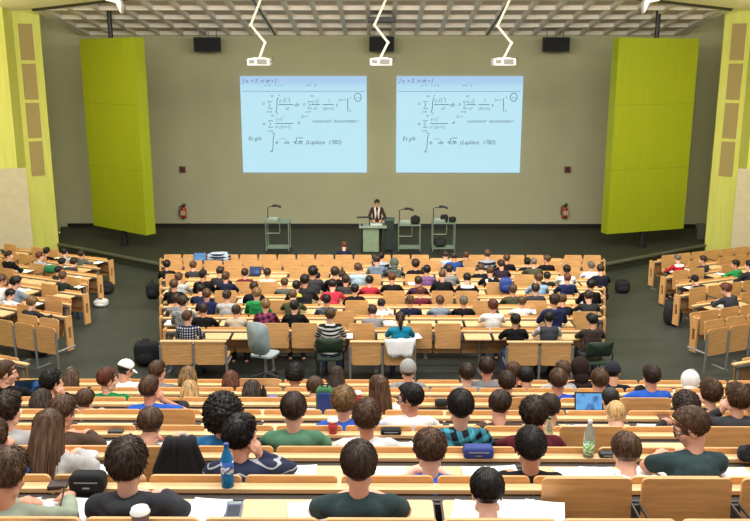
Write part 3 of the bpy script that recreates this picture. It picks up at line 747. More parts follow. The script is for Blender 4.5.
def hair_mat(c):
    nm = 'hair_' + c
    if nm in MATS: return MATS[nm]
    rgb = HAIRC[c][0]
    m, nt, b = base_mat(nm); MATS[nm] = m
    n = tex_noise(nt, 60, 4, 'Object', (1, 1, .12)); cc = lin(rgb)
    r = ramp(nt, n.outputs[0], tuple(v * .55 for v in cc), tuple(min(1, v * 1.6) for v in cc), .35, .68)
    nt.links.new(r.outputs[0], b.inputs['Base Color']); b.inputs['Roughness'].default_value = .42; b.inputs['Specular IOR Level'].default_value = .35
    bump(nt, b, n.outputs[0], .35); return m
SKINS = []
for i, c in enumerate(((226, 172, 146), (218, 162, 134), (230, 180, 156), (210, 150, 122))):
    m = mat('skin_' + 'abcd'[i], c, .5, var=.06, scale=14, spec=.35); m.node_tree.nodes['Principled BSDF'].inputs['Subsurface Weight'].default_value = 0
    SKINS.append(m)
LIP = mat('lips', (170, 96, 88), .45)
JEANS = [mat('denim_blue', (52, 66, 96), .9, scale=30), mat('dark_trousers', (32, 32, 36), .9, scale=30), mat('grey_trousers', (70, 70, 72), .9, scale=30)]

# ------------------------------------------------------------------ body, clothing and hair meshes
def remesh(mb, name, voxel, smooth=3, fac=.5):
    me = mb.mesh('tmp'); o = bpy.data.objects.new('tmp', me); COL.objects.link(o)
    r = o.modifiers.new('r', 'REMESH'); r.mode = 'VOXEL'; r.voxel_size = voxel; r.use_smooth_shade = True
    if smooth: s = o.modifiers.new('s', 'SMOOTH'); s.iterations = smooth; s.factor = fac
    dg = bpy.context.evaluated_depsgraph_get()
    out = bpy.data.meshes.new_from_object(o.evaluated_get(dg)); out.name = name
    bpy.data.objects.remove(o); bpy.data.meshes.remove(me)
    out.polygons.foreach_set('use_smooth', [True] * len(out.polygons))
    return out
POSES = {'deep': (50, 30, 'lap', 'lap'),   # torso lean, head pitch, right arm, left arm
 'upright': (7, 10, 'desk', 'desk'), 'lean': (24, 26, 'desk', 'desk'), 'write': (18, 28, 'write', 'desk'), 'slump': (36, 30, 'write', 'desk'),
 'chinR': (16, 6, 'chin', 'desk'), 'chinL': (16, 6, 'desk', 'chin'), 'lecturer': (10, 30, 'lect', 'lect'),
}
def skel(pose, yaw, dz, stand=False):
    L, hp, ra, la = POSES[pose]; L = radians(L)
    d = Vector((0, sin(L), cos(L)))
    P = Vector((0, 0, .98 if stand else .56))
    nb = P + d * .465
    hd = Vector((0, sin(L * .55 + .12), cos(L * .55 + .12)))
    H = nb + hd * .158
    HM = Matrix.Rotation(radians(yaw), 3, 'Z') @ Matrix.Rotation(-radians(hp), 3, 'X')
    k = dict(P=P, d=d, nb=nb, H=H, HM=HM, dz=dz, stand=stand, L=L)
    for s, a, nm in ((1, ra, 'R'), (-1, la, 'L')):
        sh = P + d * .425 + Vector((s * .158, 0, 0))
        if a == 'desk': el, ha, fd = Vector((s * .235, sh.y + .15, min(dz + .06, sh.z - .10))), Vector((s * .09, sh.y + .33, dz + .05)), Vector((-s * .8, .55, -.12))
        elif a == 'write': el, ha, fd = Vector((s * .245, sh.y + .17, min(dz + .06, sh.z - .10))), Vector((s * .17, sh.y + .37, dz + .055)), Vector((-s * .55, .75, -.15))
        elif a == 'lap': el, ha, fd = Vector((s * .20, sh.y + .0, sh.z - .24)), Vector((s * .09, sh.y + .16, .66)), Vector((-s * .5, .8, -.1))
        elif a == 'lect': el, ha, fd = Vector((s * .28, sh.y + .12, sh.z - .26)), Vector((s * .14, sh.y + .36, sh.z - .33)), Vector((-s * .4, .9, -.1))
        else:
            ha = H + HM @ Vector((s * .075, .075, -.105)); el = Vector((s * .27, sh.y + .22, dz + .06)); fd = Vector((-s * .25, .05, 1))
        k[nm] = (sh, el, ha, fd.normalized(), a)
    return k
def hand(mb, ha, fd, s, el, curl):
    side = fd.cross(Vector((0, 0, 1)))
    side = side.normalized() if side.length > .2 else Vector((s, 0, 0))
    up = side.cross(fd).normalized()
    w = ha; pc = ha + fd * .05
    mb.cap(w - fd * .01, pc + side * .012, .026, .028); mb.cap(w, pc - side * .018, .024, .026); mb.cap(w, pc + side * .03, .022, .02)
    for i, (off, ln) in enumerate(((.034, .060), (.012, .074), (-.011, .078), (-.033, .070))):
        r = .0095
        a = pc + side * off + fd * .022
        b1 = a + (fd * cos(curl) - up * sin(curl)) * ln * .45; c2 = curl * 2.1
        b2 = b1 + (fd * cos(c2) - up * sin(c2)) * ln * .33; c3 = curl * 3
        b3 = b2 + (fd * cos(c3) - up * sin(c3)) * ln * .25
        mb.cap(a, b1, r, r * .95, 8); mb.cap(b1, b2, r * .95, r * .9, 8); mb.cap(b2, b3, r * .9, r * .75, 8)
    inner = -1
    ta = w + fd * .02 - side * .026; tb = ta + (fd * .7 - side * .75) * .042 - up * .006; tc = tb + (fd * .95 - side * .1) * .032 - up * .008
    mb.cap(ta, tb, .015, .012, 8); mb.cap(tb, tc, .012, .009, 8)
def head(mb, H, HM):
    e = lambda c, r: mb.ell(H + HM @ Vector(c), r, HM, 20, 13)
    c = lambda a, b_, r0, r1: mb.cap(H + HM @ Vector(a), H + HM @ Vector(b_), r0, r1)
    e((0, -.014, .036), (.074, .092, .088)); e((0, .026, -.03), (.060, .062, .082)); e((0, .056, -.088), (.03, .028, .024))
    c((-.045, .01, -.07), (-.012, .06, -.09), .026, .022); c((.045, .01, -.07), (.012, .06, -.09), .026, .022)
    c((0, .082, .022), (0, .102, -.022), .010, .0155); e((-.012, .092, -.026), (.010, .012, .009)); e((.012, .092, -.026), (.010, .012, .009))
    for s in (-1, 1):
        e((s * .074, -.012, -.006), (.011, .024, .034)); e((s * .036, .05, -.022), (.026, .026, .024)); c((s * .012, .080, .032), (s * .046, .066, .032), .010, .010)
        c((s * .008, .084, -.052), (s * .022, .076, -.053), .0085, .006); c((s * .007, .083, -.064), (s * .02, .076, -.062), .009, .006)
def body_mesh(k, voxel):
    mb = MB(); P, d, nb, H, HM = k['P'], k['d'], k['nb'], k['H'], k['HM']
    at = lambda t, x=0, y=0: P + d * t + Vector((x, y, 0))
    mb.ell(P, (.155, .115, .12)); mb.ell(at(.14), (.135, .095, .14)); mb.ell(at(.30), (.155, .105, .16)); mb.cap(at(.41, -.11), at(.41, .11), .058, .058)
    mb.cap(nb - d * .05, H + HM @ Vector((0, -.02, -.05)), .058, .052)
    head(mb, H, HM)
    for s, nm in ((1, 'R'), (-1, 'L')):
        sh, el, ha, fd, a = k[nm]
        mb.cap(sh, el, .05, .04); mb.cap(el, ha, .041, .027); hand(mb, ha, fd, s, el, .75 if a == 'chin' else .32)
        hip = P + Vector((s * .085, 0, -.02))
        if k['stand']: kn, an = Vector((s * .10, .02, .50)), Vector((s * .10, -.02, .09))
        else: kn, an = Vector((s * .13, .40, .50)), Vector((s * .13, .36, .09))
        mb.cap(hip, kn, .082, .058); mb.cap(kn, an, .056, .038); mb.cap(an + Vector((0, -.03, -.04)), an + Vector((0, .14, -.055)), .038, .03)
    me = remesh(mb, 'body', voxel, 3, .4)
    # lips
    Hi = HM.transposed()
    for p in me.polygons:
        q = Hi @ (Vector(p.center) - H)
        if -.071 < q.z < -.046 and q.y > .079 and abs(q.x) < .027: p.material_index = 1
    return me
def shirt_mesh(k, voxel, short, hood):
    mb = MB(); P, d, nb, H = k['P'], k['d'], k['nb'], k['H']
    at = lambda t, x=0, y=0: P + d * t + Vector((x, y, 0))
    mb.ell(at(-.01), (.175, .135, .12)); mb.ell(at(.14), (.157, .116, .16)); mb.ell(at(.30), (.165, .125, .17)); mb.cap(at(.41, -.125), at(.41, .125), .070, .070)
    mb.cap(at(.43, -.05), at(.43, .05), .07, .07); mb.cap(at(.42, -.06, -.045), at(.42, .06, -.045), .07, .07)
    for s, nm in ((1, 'R'), (-1, 'L')):
        sh, el, ha, fd, a = k[nm]
        if short: mb.cap(sh, sh.lerp(el, .62), .064, .062)
        else:
            mb.cap(sh, el, .062, .052); mb.cap(el, el.lerp(ha, .88), .052, .040)
            m_ = sh.lerp(el, .8); mb.ell(m_, (.056, .056, .05))
    for s in (-1, 1): mb.cap(nb + Vector((s * .03, -.01, -.015)), at(.425, s * .13), .055, .064)
    if hood:
        c = nb + Vector((0, -.075, -.01))
        for s in (-1, 1):
            mb.cap(nb + Vector((s * .085, .05, -.03)), nb + Vector((s * .10, -.04, .0)), .032, .045); mb.cap(nb + Vector((s * .10, -.04, .0)), c + Vector((s * .03, -.045, .01)), .045, .05)
        mb.ell(c + Vector((0, -.04, -.06)), (.10, .05, .085))
    else:
        for i in range(10):
            a0, a1 = 2 * pi * i / 10, 2 * pi * (i + 1) / 10
            q = lambda a: nb + d * -.012 + Vector((.062 * cos(a), .062 * sin(a) - .002, -.012 * sin(a)))
            mb.cap(q(a0), q(a1), .014, .014, 8)
    # folds: shift surface a little with noise afterwards
    me = remesh(mb, 'shirt', voxel, 4, .5)
    for v in me.vertices:
        n = noise.noise(Vector((v.co.x * 9, v.co.y * 9, v.co.z * 13))) * .007 + noise.noise(Vector((v.co.x * 22, v.co.y * 22, v.co.z * 16))) * .0035
        v.co += v.normal * n
    return me
def trouser_mesh(k, voxel):
    mb = MB(); P = k['P']
    mb.ell(P + Vector((0, 0, -.03)), (.172, .132, .115))
    for s in (1, -1):
        hip = P + Vector((s * .085, 0, -.02))
        if k['stand']: kn, an = Vector((s * .10, .02, .50)), Vector((s * .10, -.02, .09))
        else: kn, an = Vector((s * .13, .40, .50)), Vector((s * .13, .36, .09))
        mb.cap(hip, kn, .096, .074); mb.cap(kn, an + Vector((0, 0, .02)), .072, .058)
    return remesh(mb, 'trousers', voxel, 3)
def shoe_mesh(k, s):
    mb = MB()
    if 1:
        an = Vector((s * .10, -.02, .09)) if k['stand'] else Vector((s * .13, .36, .09))
        mb.cap(an + Vector((0, -.04, -.04)), an + Vector((0, .16, -.05)), .05, .042); mb.cap(an + Vector((0, -.03, 0)), an + Vector((0, .03, -.03)), .046, .044)
        mb.box(an.x - .05, an.x + .05, an.y - .09, an.y + .2, 0, .03)
    return remesh(mb, 'shoe', .012, 2)
# hair: a closed surface around the head (head-local, face looks along +y), plus locks
HA, HB = (.079, .099, .093), (.079, .099, .115)
def hr(d):
    a, b_, c = HA if d.z >= 0 else HB
    return 1 / sqrt((d.x / a) ** 2 + (d.y / b_) ** 2 + (d.z / c) ** 2)
HCEN = Vector((0, -.014, .034))
WH = Vector((.12, -.42, .9)).normalized()
def sstep(a, b_, x):
    t = max(0, min(1, (x - a) / (b_ - a))); return t * t * (3 - 2 * t)
def hair_mesh(style, near, seed=0):
    rnd = random.Random(seed * 31 + hash_s(style)); so = Vector((seed * 3.7, seed * 1.3, 0))
    th = {'short': .013, 'glasses': .016, 'messy': .021, 'long': .014, 'bob': .016, 'ponytail': .010, 'buzz': .006, 'curly': .032, 'afro': .060, 'cap': .014, 'whitecap': .014, 'beanie': .018, 'hood': .034}[style]
    soft = style in ('cap', 'whitecap', 'beanie', 'hood')
    low = {'short': -.60, 'glasses': -.62, 'messy': -.72, 'long': -1.1, 'bob': -.95, 'ponytail': -.5, 'buzz': -.52, 'curly': -.74, 'afro': -.80, 'cap': -.02, 'whitecap': -.02, 'beanie': -.35, 'hood': -1.3}[style]
    fh = {'cap': .9, 'whitecap': .9, 'beanie': .9, 'hood': .75}.get(style, .42)
    u1 = WH.cross(Vector((1, 0, 0))).normalized(); u2 = WH.cross(u1)
    def cover(d):
        # how far inside the hair: front hairline rises over the face, nape line at the back
        front = (.02 + fh * .2) + .95 * max(0, d.z - .05) + (.0 if d.z > -.1 else -.35 * (-.1 - d.z))
        if d.z > .62: front = 2
        f = sstep(-.10, .06, front - d.y)
        l = sstep(-.20, .08, d.z - (low if d.y < .1 else max(low, -.42)))
        return f * l
    def rad(d):
        R = hr(d); c = cover(d)
        if soft: nz = .06 * noise.noise(d * 4 + so)
        elif style in ('curly', 'afro'):
            nz = .35 * noise.noise(d * 9 + so) + .28 * noise.noise(d * 19 + so)
        else:
            ph = atan2(d.dot(u2), d.dot(u1)); t = math.acos(max(-1, min(1, d.dot(WH))))
            nz = .34 * noise.noise(Vector((cos(ph) * 5 * (.4 + t), sin(ph) * 5 * (.4 + t), t * 1.0)) + so) + .26 * noise.noise(Vector((cos(ph) * 13 * (.3 + t), sin(ph) * 13 * (.3 + t), t * 1.6)) + so)
            if style == 'messy': nz += .4 * noise.noise(d * 4.5 + so)
            nz += .25 * max(0, d.z) + .12 * sstep(.2, .8, d.y)
        thin = 1.0 if style in ('long', 'bob', 'hood', 'afro', 'curly', 'beanie') else (.45 + .55 * sstep(low, .1, d.z))
        return R * (.93 + .07 * c) + c * th * (thin + nz)
    nu, nv = (72, 48) if near else (30, 20)
    mb = MB(); vs = []; fs = []
    for i in range(nv + 1):
        t = pi * i / nv
        for k_ in range(nu):
            a = 2 * pi * k_ / nu
            d = Vector((sin(t) * cos(a), sin(t) * sin(a), cos(t))); d = d.normalized() if d.length > 1e-6 else Vector((0, 0, 1))
            vs.append(HCEN + d * rad(d))
    for i in range(nv):
        for k_ in range(nu):
            k2 = (k_ + 1) % nu; fs.append((i * nu + k_, (i + 1) * nu + k_, (i + 1) * nu + k2, i * nu + k2))
    mb.add(vs, fs)
    if not soft and style not in ('buzz',):
        n = (1300 if near else 130)
        for _ in range(n):
            d = Vector((rnd.gauss(0, 1), rnd.gauss(-.2, 1), rnd.gauss(.3, 1))).normalized()
            if cover(d) < .85: continue
            ph = d - WH * d.dot(WH)
            if ph.length < .05: continue
            axis = WH.cross(d).normalized(); pts = []; rs = []
            curly = style in ('curly', 'afro'); st = rnd.uniform(.08, .16) if not curly else .05
            tw = rnd.uniform(-.5, .5) * (1.6 if style == 'messy' else .6); lift = rnd.uniform(-.001, .003 if style in ('short', 'glasses', 'long', 'bob', 'ponytail') else .007)
            for i in range(5):
                q = Matrix.Rotation(st * i, 3, axis) @ d; q = Matrix.Rotation(tw * st * i, 3, d) @ q
                if cover(q) < .35 and i > 1: break
                rr = rad(q) + lift * (i / 2.0 if not curly else 1.2 * sin(i * 1.4 + tw * 4))
                pts.append(HCEN + q * rr); rs.append((.0022, .0028, .0026, .0018, .0006)[i] * (1 if near else 2.0))
            if len(pts) > 2: rs[-1] = .0005; mb.tube(pts, rs, 3, cap=False)
    if style in ('long', 'bob'):
        drop = .27 if style == 'long' else .07
        n = 320 if near else 70
        for i in range(n):
            a = radians(rnd.uniform(-205, 25)) if style == 'long' else radians(rnd.uniform(-215, 35))
            base = HCEN + Vector((.083 * cos(a), .103 * sin(a), rnd.uniform(-.02, .06)))
            L = drop * rnd.uniform(.8, 1.08) + .04; sw = rnd.uniform(-.02, .02)
            pts = []; rs = []
            for j in range(6):
                t = j / 5; pts.append(base + Vector((.02 * cos(a) * sin(t * 2) + sw * t - .012 * cos(a) * t, .02 * sin(a) * sin(t * 2) - .010 * t, -L * t - .03 * t))); rs.append((.0085 if near else .012) * (1 - .5 * t) if t < 1 else .002)
            mb.tube(pts, rs, 5, cap=False)
    if style == 'ponytail':
        for i in range(26):
            s1, s2 = rnd.uniform(-.02, .02), rnd.uniform(-.02, .02)
            mb.tube([HCEN + Vector((s1 * .5, -.10, .03)), HCEN + Vector((s1, -.135, .0 + s2 * .3)), HCEN + Vector((s1 * 1.5, -.135 + s2 * .5, -.10)), HCEN + Vector((s1 * 1.2, -.115, -.21 + s2))], [.010, .012, .010, .002], 5, cap=False)
    if style in ('cap', 'whitecap'):
        vs = []; n = 12
        for j in range(3):
            for i in range(n + 1):
                a = radians(15 + 150 * i / n); r = 1 + .36 * j
                vs.append(HCEN + Vector((.088 * cos(a) * (1 + .05 * j), .104 * sin(a) * r + .004, .012 - .012 * j + (.0 if j < 2 else -.004))))
        o = len(vs); vs += [v - Vector((0, 0, .008)) for v in vs]; fs = []
        for j in range(2):
            for i in range(n): q = j * (n + 1) + i; fs += [(q, q + 1, q + n + 2, q + n + 1), (o + q, o + q + n + 1, o + q + n + 2, o + q + 1)]
        for i in range(n): q = 2 * (n + 1) + i; fs.append((q, q + 1, o + q + 1, o + q))
        mb.add(vs, fs)
    if style == 'hood':
        mb.ell((0, -.05, -.10), (.085, .085, .09))
    return mb.mesh('hair', True)
def hash_s(s): return sum(ord(c) * (i + 3) for i, c in enumerate(s))
def glasses_mesh():
    mb = MB()
    for s in (-1, 1):
        mb.tube([(s * .034 + .026 * cos(a * pi / 8), .098 + .0 * a, .010 + .018 * sin(a * pi / 8)) for a in range(17)], .0028, 6)
        mb.tube([(s * .060, .096, .014), (s * .077, .06, .014), (s * .082, -.01, .010), (s * .080, -.03, -.006)], .0026, 6)
    mb.tube([(-.009, .104, .012), (0, .108, .016), (.009, .104, .012)], .0028, 6)
    return mb.mesh('glasses')
def eye_mesh(s):
    mb = MB(); c = Vector((s * .031, .0715, .010)); mb.ell(c, (.0125, .0115, .0095), nu=10, nv=7, mi=0)
    mb.ell(c + Vector((0, .0085, 0)), (.0058, .0042, .0058), nu=10, nv=7, mi=1)
    return mb.mesh('eye', True)
def brow_mesh(s):
    return MB().tube([(s * .014, .089, .036), (s * .03, .086, .041), (s * .05, .073, .036)], [.004, .005, .002], 6).mesh('eyebrow')
EYEW = mat('eye_white', (226, 220, 212), .2); EYEI = mat('eye_iris', (52, 40, 30), .2)
def person(loc, rz, sc, pose, yaw, dz, style, hc, top, label, group, near, skin, seed=0, shoes=False, trousers=0, stand=False, scarf=False):
    t = empty('person', loc, rz, label, 'person', group); t.scale = (sc, sc, sc)
    dzl = round(dz / sc, 2); hood = TOPS[top][1].endswith('hoodie') or top.endswith('H') or style == 'hood'; short = top in SHORT_SLEEVE
    if not near: yaw = round(yaw / 30) * 30; dzl = round(dzl / .06) * .06
    vx = .0075 if near else .0125
    k = skel(pose, yaw, dzl, stand)
    key = (pose, yaw, round(dzl, 2), near, stand)
    sk = SKINS[skin]
    link('body', shared(('body',) + key, lambda: body_mesh(k, vx)), [sk, LIP], t, objmat=True)
    link('shirt', shared(('shirt', pose, round(dzl, 2), near, short, hood, stand, yaw if 'chin' in pose else 0), lambda: shirt_mesh(k, .011 if near else .016, short, hood)), top_mat(top), t, objmat=True)
    link('trousers', shared(('trousers', near, stand), lambda: trouser_mesh(k, .016)), JEANS[trousers], t, objmat=True)
    if shoes:
        for s in (1, -1): link('shoe', shared(('shoe', stand, s), lambda: shoe_mesh(k, s)), BLACK, t, objmat=True)
    he = k['HM'].to_euler()
    if style not in ('bald',):
        sd = seed % 3 if near else seed % 2
        hs = style
        hm = hair_mat(hc)
        if style in ('cap', 'whitecap', 'beanie', 'hood'):
            nm = 'hood' if style == 'hood' else ('knit_cap' if style == 'beanie' else 'cap')
            m_ = {'cap': BLACKF, 'whitecap': mat('white_cotton', (236, 236, 234), .85), 'beanie': mat('knit_' + hc, {'G': (150, 152, 148), 'K': (26, 28, 40)}.get(hc, (60, 60, 60)), .95, scale=60, bmp=.4), 'hood': top_mat(top)}[style]
            link(nm, shared(('hair', style, near, 0), lambda: hair_mesh(style, near, 0)), m_, t, k['H'], he, objmat=True)
            if style in ('cap', 'whitecap', 'beanie'):
                link('hair', shared(('hair', 'buzz', near, 0), lambda: hair_mesh('buzz', near, 0)), hair_mat('D' if hc == 'G' else hc if hc != 'W' else 'B'), t, k['H'], he, objmat=True)
        else:
            link('hair', shared(('hair', style, near, sd), lambda: hair_mesh(style, near, sd)), hm, t, k['H'], he, objmat=True)
    else:
        link('hood', shared(('hair', 'hood', near, 0), lambda: hair_mesh('hood', near, 0)), top_mat(top), t, k['H'], he, objmat=True)
    if near and (abs(yaw) > 30 or stand) or style == 'glasses':
        for s in (-1, 1):
            link('eye', shared(('eye', s), lambda: eye_mesh(s)), [EYEW, EYEI], t, k['H'], he)
            link('eyebrow', shared(('brow', s), lambda: brow_mesh(s)), hair_mat(hc if hc != 'W' else 'D'), t, k['H'], he, objmat=True)
    if style == 'glasses': link('glasses', shared('glasses', glasses_mesh), mat('dark_frame', (24, 18, 18), .3), t, k['H'], he)
    if scarf:
        b = MB()
        for s in (-1, 1): b.tube([k['nb'] + Vector((s * .06, -.03, .03)), k['nb'] + Vector((s * .075, .06, -.02)), k['P'] + k['d'] * .3 + Vector((s * .05, .135, 0)), k['P'] + k['d'] * .08 + Vector((s * .06, .15, 0))], [.03, .034, .036, .03], 8)
        link('scarf', b.mesh('scarf', True), mat('pale_scarf', (214, 206, 196), .9), t)
    return t, k
# ------------------------------------------------------------------ seat rows of the three blocks
def parse(txt):
    out = []
    for ln in txt.strip().splitlines():
        for e in ln.split('|'):
            p = e.split(); out.append([float(p[0]), float(p[1]), p[2], p[3], p[4], p[5], float(p[6])] + [int(v) for v in p[7:]])
    return out
class Row: pass
CROWS = []                                # centre block: r = 0 nearest the walkway ... 8 front
for r in range(9):
    R = Row(); R.Y = 14.9 + r + .10; R.o = Vector((0, R.Y, 0)); R.n = Vector((0, 1, 0)); R.u = Vector((1, 0, 0)); R.rz = 0
    R.F = FL(14.9 + r); R.B = .82; R.hip = -.66; R.dz = R.B - HD; R.pf = R.F; R.people = []; R.kind = 'centre'; R.i = r; R.name = ORD[9 - r] + ' centre row'
    CROWS.append(R)
R = Row(); R.Y = 24.1; R.o = Vector((0, R.Y, 0)); R.n = Vector((0, 1, 0)); R.u = Vector((1, 0, 0)); R.rz = 0; R.F = FL(24); R.B = 1; R.hip = -.72; R.dz = .62; R.pf = R.F; R.people = []; R.kind = 'centre'; R.i = 9; R.name = 'front centre seats'
CROWS.append(R)
UROWS = []                                # upper block: desk index d = 1..7, seat row k = d-1
for d in range(0, 8):
    R = Row(); R.Y = YB(d); R.o = Vector((0, R.Y, 0)); R.n = Vector((0, 1, 0)); R.u = Vector((1, 0, 0)); R.rz = 0
    R.F = FU(d); R.B = 1.12; R.hip = -.57; R.pf = FU(d - 1); R.dz = FU(d) + R.B - HD - R.pf; R.people = []; R.kind = 'upper'; R.i = d; R.name = ORD[7 - d] + ' upper row'
    UROWS.append(R)
A24 = radians(24)
SROWS = {'left': [], 'right': []}
for sgn, nm in ((-1, 'left'), (1, 'right')):
    for i in range(8):
        R = Row(); Y = 16.2 + 1.11 * i; x = sgn * (6.35 + .188 * 1.11 * i)
        R.o = Vector((x, Y, 0)); R.n = Vector((-sgn * sin(A24), cos(A24), 0)); R.u = Vector((cos(A24), sgn * sin(A24), 0)); R.rz = sgn * A24
        R.F = FL(Y + .9); R.B = .83; R.hip = -.68; R.dz = R.B - HD; R.pf = R.F; R.people = []; R.kind = nm; R.i = i; R.name = ORD[7 - i] + f' {nm} block row'; R.sgn = sgn
        SROWS[nm].append(R)

def solve(R, px, py, pose, yaw):
    d = ray(px, py); best = None
    cand = ['slump', 'deep'] if pose == 'slump' else [pose] if pose not in ('upright', 'lean') else ([pose] + (['lean', 'write', 'slump'] if pose == 'upright' else ['write', 'slump', 'deep']))
    for ci, ps in enumerate(cand):
        H = skel(ps, yaw, .8)['H']
        t = (R.pf + H.z - CAMZ) / d.z; P = C0 + d * t
        dy = (P - R.o).dot(R.n) - H.y - R.hip
        sh = max(-.10, min(.12, dy))
        # plane at the clamped seat distance -> height -> scale
        c = R.hip + H.y + sh
        t = (R.n.dot(R.o - C0) + c) / d.dot(R.n); P = C0 + d * t
        sc = (P.z - R.pf) / H.z; scc = max(.9, min(1.09, sc))
        err = abs(sc - 1) * 3 + abs(sc - scc) * 20 + abs(sh) * .4 + .06 * ci
        hipP = P - R.n * H.y * scc
        if best is None or err < best[0]: best = (err, ps, scc, hipP)
    return best
def assign(people, rows):
    for p in sorted(people, key=lambda q: -q[1]):
        opts = sorted(((solve(R, p[0], p[1], p[5], p[6]), R) for R in ([UROWS[p[7] + 1]] * 2 if len(p) > 7 else rows)), key=lambda q: q[0][0])
        for (e, ps, sc, hp), R in opts[:2]:
            u = (hp - R.o).dot(R.u)
            if all(abs(u - q['u']) > .36 for q in R.people) or R is opts[1][1]: break
        else:
            (e, ps, sc, hp), R = opts[0]
        u = (hp - R.o).dot(R.u)
        R.people.append(dict(u=u, px=p[0], py=p[1], style=p[2], hc=p[3], top=p[4], pose=ps, yaw=p[6], sc=sc, P=hp, e=e))
assign(parse(CENTER), CROWS)
assign(parse(UPPER), UROWS[1:])
assign(parse(LEFT), SROWS['left'][:7]); assign(parse(RIGHT), SROWS['right'][:7])

UPS = {1: [(690, 475)], }
def near_person(R, x, lim=.30): return any(abs(q['u'] - x) < lim for q in R.people)
rs = random.Random(3)
# upper block
up_px = {1: [590, 690, 800], 2: [145, 196, -20], 3: [594, 735, 820], 4: [165, 190], 5: [648, 460, 535, 558, 720], 6: [], 7: [258, 300, 560, 480]}
for R in UROWS:
    d = R.i; w = 5.2 if d > 3 else (2.2 + .62 * d + .4)
    ups = [x_at(px, R.Y - .1, R.F + R.B) for px in up_px.get(d, [])]
    hw = w
    name = 'desk_row'
    lab = f"long beech desk row with folding flaps, {ORD[7 - d]} row of the upper block"
    # shift seats so the raised flaps fall where they stand
    p = .55; off = 0
    if ups:
        n = max(1, int((2 * hw + .02) / p)); s0 = -n * p / 2 + p / 2
        off = ((ups[0] - s0 + p / 2) % p) - p / 2
    def st(i, c, R=R, ups=ups): return any(abs(c - u) < .2 for u in ups) and not near_person(R, c, .12)
    t, R.cs = desk_row(name, (0, R.Y, R.F), 0, -hw, hw, p, R.B, st, lab, 'desk rows of the upper block', off, ends=(False, False))
    R.seat_up = [c for c in R.cs if st(0, c)]
    if d:
        pass
# centre block: columns of the raised flaps, row by row
CUP = {0: (284, 308, 367, 427, 455), 1: (353, 579, 603), 2: (285, 304, 318, 341, 367, 477, 505, 532, 579), 3: (236, 405, 432, 455), 4: (252, 272, 488, 508, 545),
       5: (186, 381, 404, 515, 330), 6: (459, 290, 310, 325, 240, 180, 575)}
for R in CROWS[:9]:
    Y = R.Y
    xl = x_at(161 if R.i else 165, Y, R.F + 1); xr = x_at(604 if R.i else 588, Y, R.F + 1)
    def st(i, c, R=R):
        if near_person(R, c, .24): return False
        if R.i in CUP: return any(abs(x_at(px, R.Y, R.F + .9) - c) < .27 for px in CUP[R.i])
        return rs.random() < .93
    lab = f"long beech desk row with folding flaps, {ORD[8 - R.i]} desk row of the centre block"
    t, R.cs = desk_row('desk_row', (0, Y, R.F), 0, xl, xr, .535, R.B, st, lab, 'desk rows of the centre block', 0)
# side blocks
for nm, rows in SROWS.items():
    for R in rows[:7]:
        L = min(5.4, 3.2 + .5 * R.i) if R.i < 6 else 4.2
        if nm == 'right': L += .1
        cut = .22 if R.i % 2 else 0
        x0, x1 = (-L, -cut) if nm == 'left' else (cut, L)
        def st(i, c, R=R):
            if near_person(R, c, .26): return False
            return rs.random() < .8
        lab = f"short slanted beech desk row, {ORD[6 - R.i]} desk row of the {nm} side block"
        end_i = (lambda i, c, e=(x1 if nm == 'left' else x0): 2 if abs(c - e) < .4 else 0)
        desk_row('desk_row', (R.o.x, R.o.y, R.F), R.rz, x0, x1, .545, R.B, st, lab, f'desk rows of the {nm} block', 0, seats=end_i,
                 ends=(False, R.i % 2 == 0) if nm == 'left' else (R.i % 2 == 0, False))
# seat backs on steel legs at the walkway end of each block
def bench(name, loc, rz, w, n, label, group, zt=1.0, zb=.50, flip=()):
    t = empty(name, loc, rz, label, 'bench', group)
    p = w / n
    for i in range(n):
        c = -w / 2 + p * (i + .5)
        b = MB(); b.prism(rounded(p - .05, zt - zb, .05, z0=zb), -.02, .0, 'y')
        link('backrest', shared(('bb', round(p, 3), zt, zb), lambda: b.mesh('backrest')), WOOD, t, (c, 0, 0))
        link('seat', m_seat(p - .06), WOOD, t, (c, .06 if i in flip else .22, .62 if i in flip else .44), (radians(82), 0, 0) if i in flip else (0, 0, 0))
    for i in range(n + 1):
        x = -w / 2 + p * i
        b = MB(); b.tube([(0, -.03, 0), (0, -.03, zt - .06)], .022, 8); b.tube([(0, -.03, .42), (0, .42, .42)], .02, 6); b.box(-.025, .025, -.12, .30, 0, .03)
        link('leg', shared(('bleg', zt), lambda: b.mesh('leg')), STEEL, t, (x, 0, 0))
    return t
for a, bb, lab in ((160, 226, 'two-seat beech bench at the left end of the last centre row'), (350, 415, 'two-seat beech bench behind the woman in teal'), (507, 573, 'two-seat beech bench behind the man in black, right of the centre')):
    xa, xb = x_at(a, 14.05, 1.0), x_at(bb, 14.05, 1.0)
    t = bench('bench', ((xa + xb) / 2, 14.08, FL(14.1)), 0, xb - xa, 2, lab, 'two-seat benches', .84, .42)
    b = MB(); b.box(-(xb - xa) / 2, (xb - xa) / 2, -.035, .05, .84, .86); link('top_rail', b.mesh('top_rail'), WOOD_LIT, t)
for nm, sgn in (('left', -1), ('right', 1)):
    R = SROWS[nm][0]; q = R.o - R.n * 1.0 + R.u * (sgn * .86)
    bench('bench', (q.x, q.y, FL(q.y)), R.rz, 3.24, 6, f'six beech seat backs on steel legs at the near {nm} block end', 'near benches of the side blocks', .88, .36, (0, 1, 2, 5) if nm == 'right' else (0, 1, 4, 5))
    # short end desk nearer the camera
    q0 = at_z(24 if nm == 'left' else 737, 366, 1.05)
    def st(i, c): return False
    desk_row('desk_row', (q0.x, q0.y, .1), R.rz, *((-1.6, 0) if nm == 'left' else (0, 1.6)), .55, 1.0, st, f'desk end with steel leg by the walkway, {nm} edge of the photo', None, 0,
             ends=(False, False), hing=False)

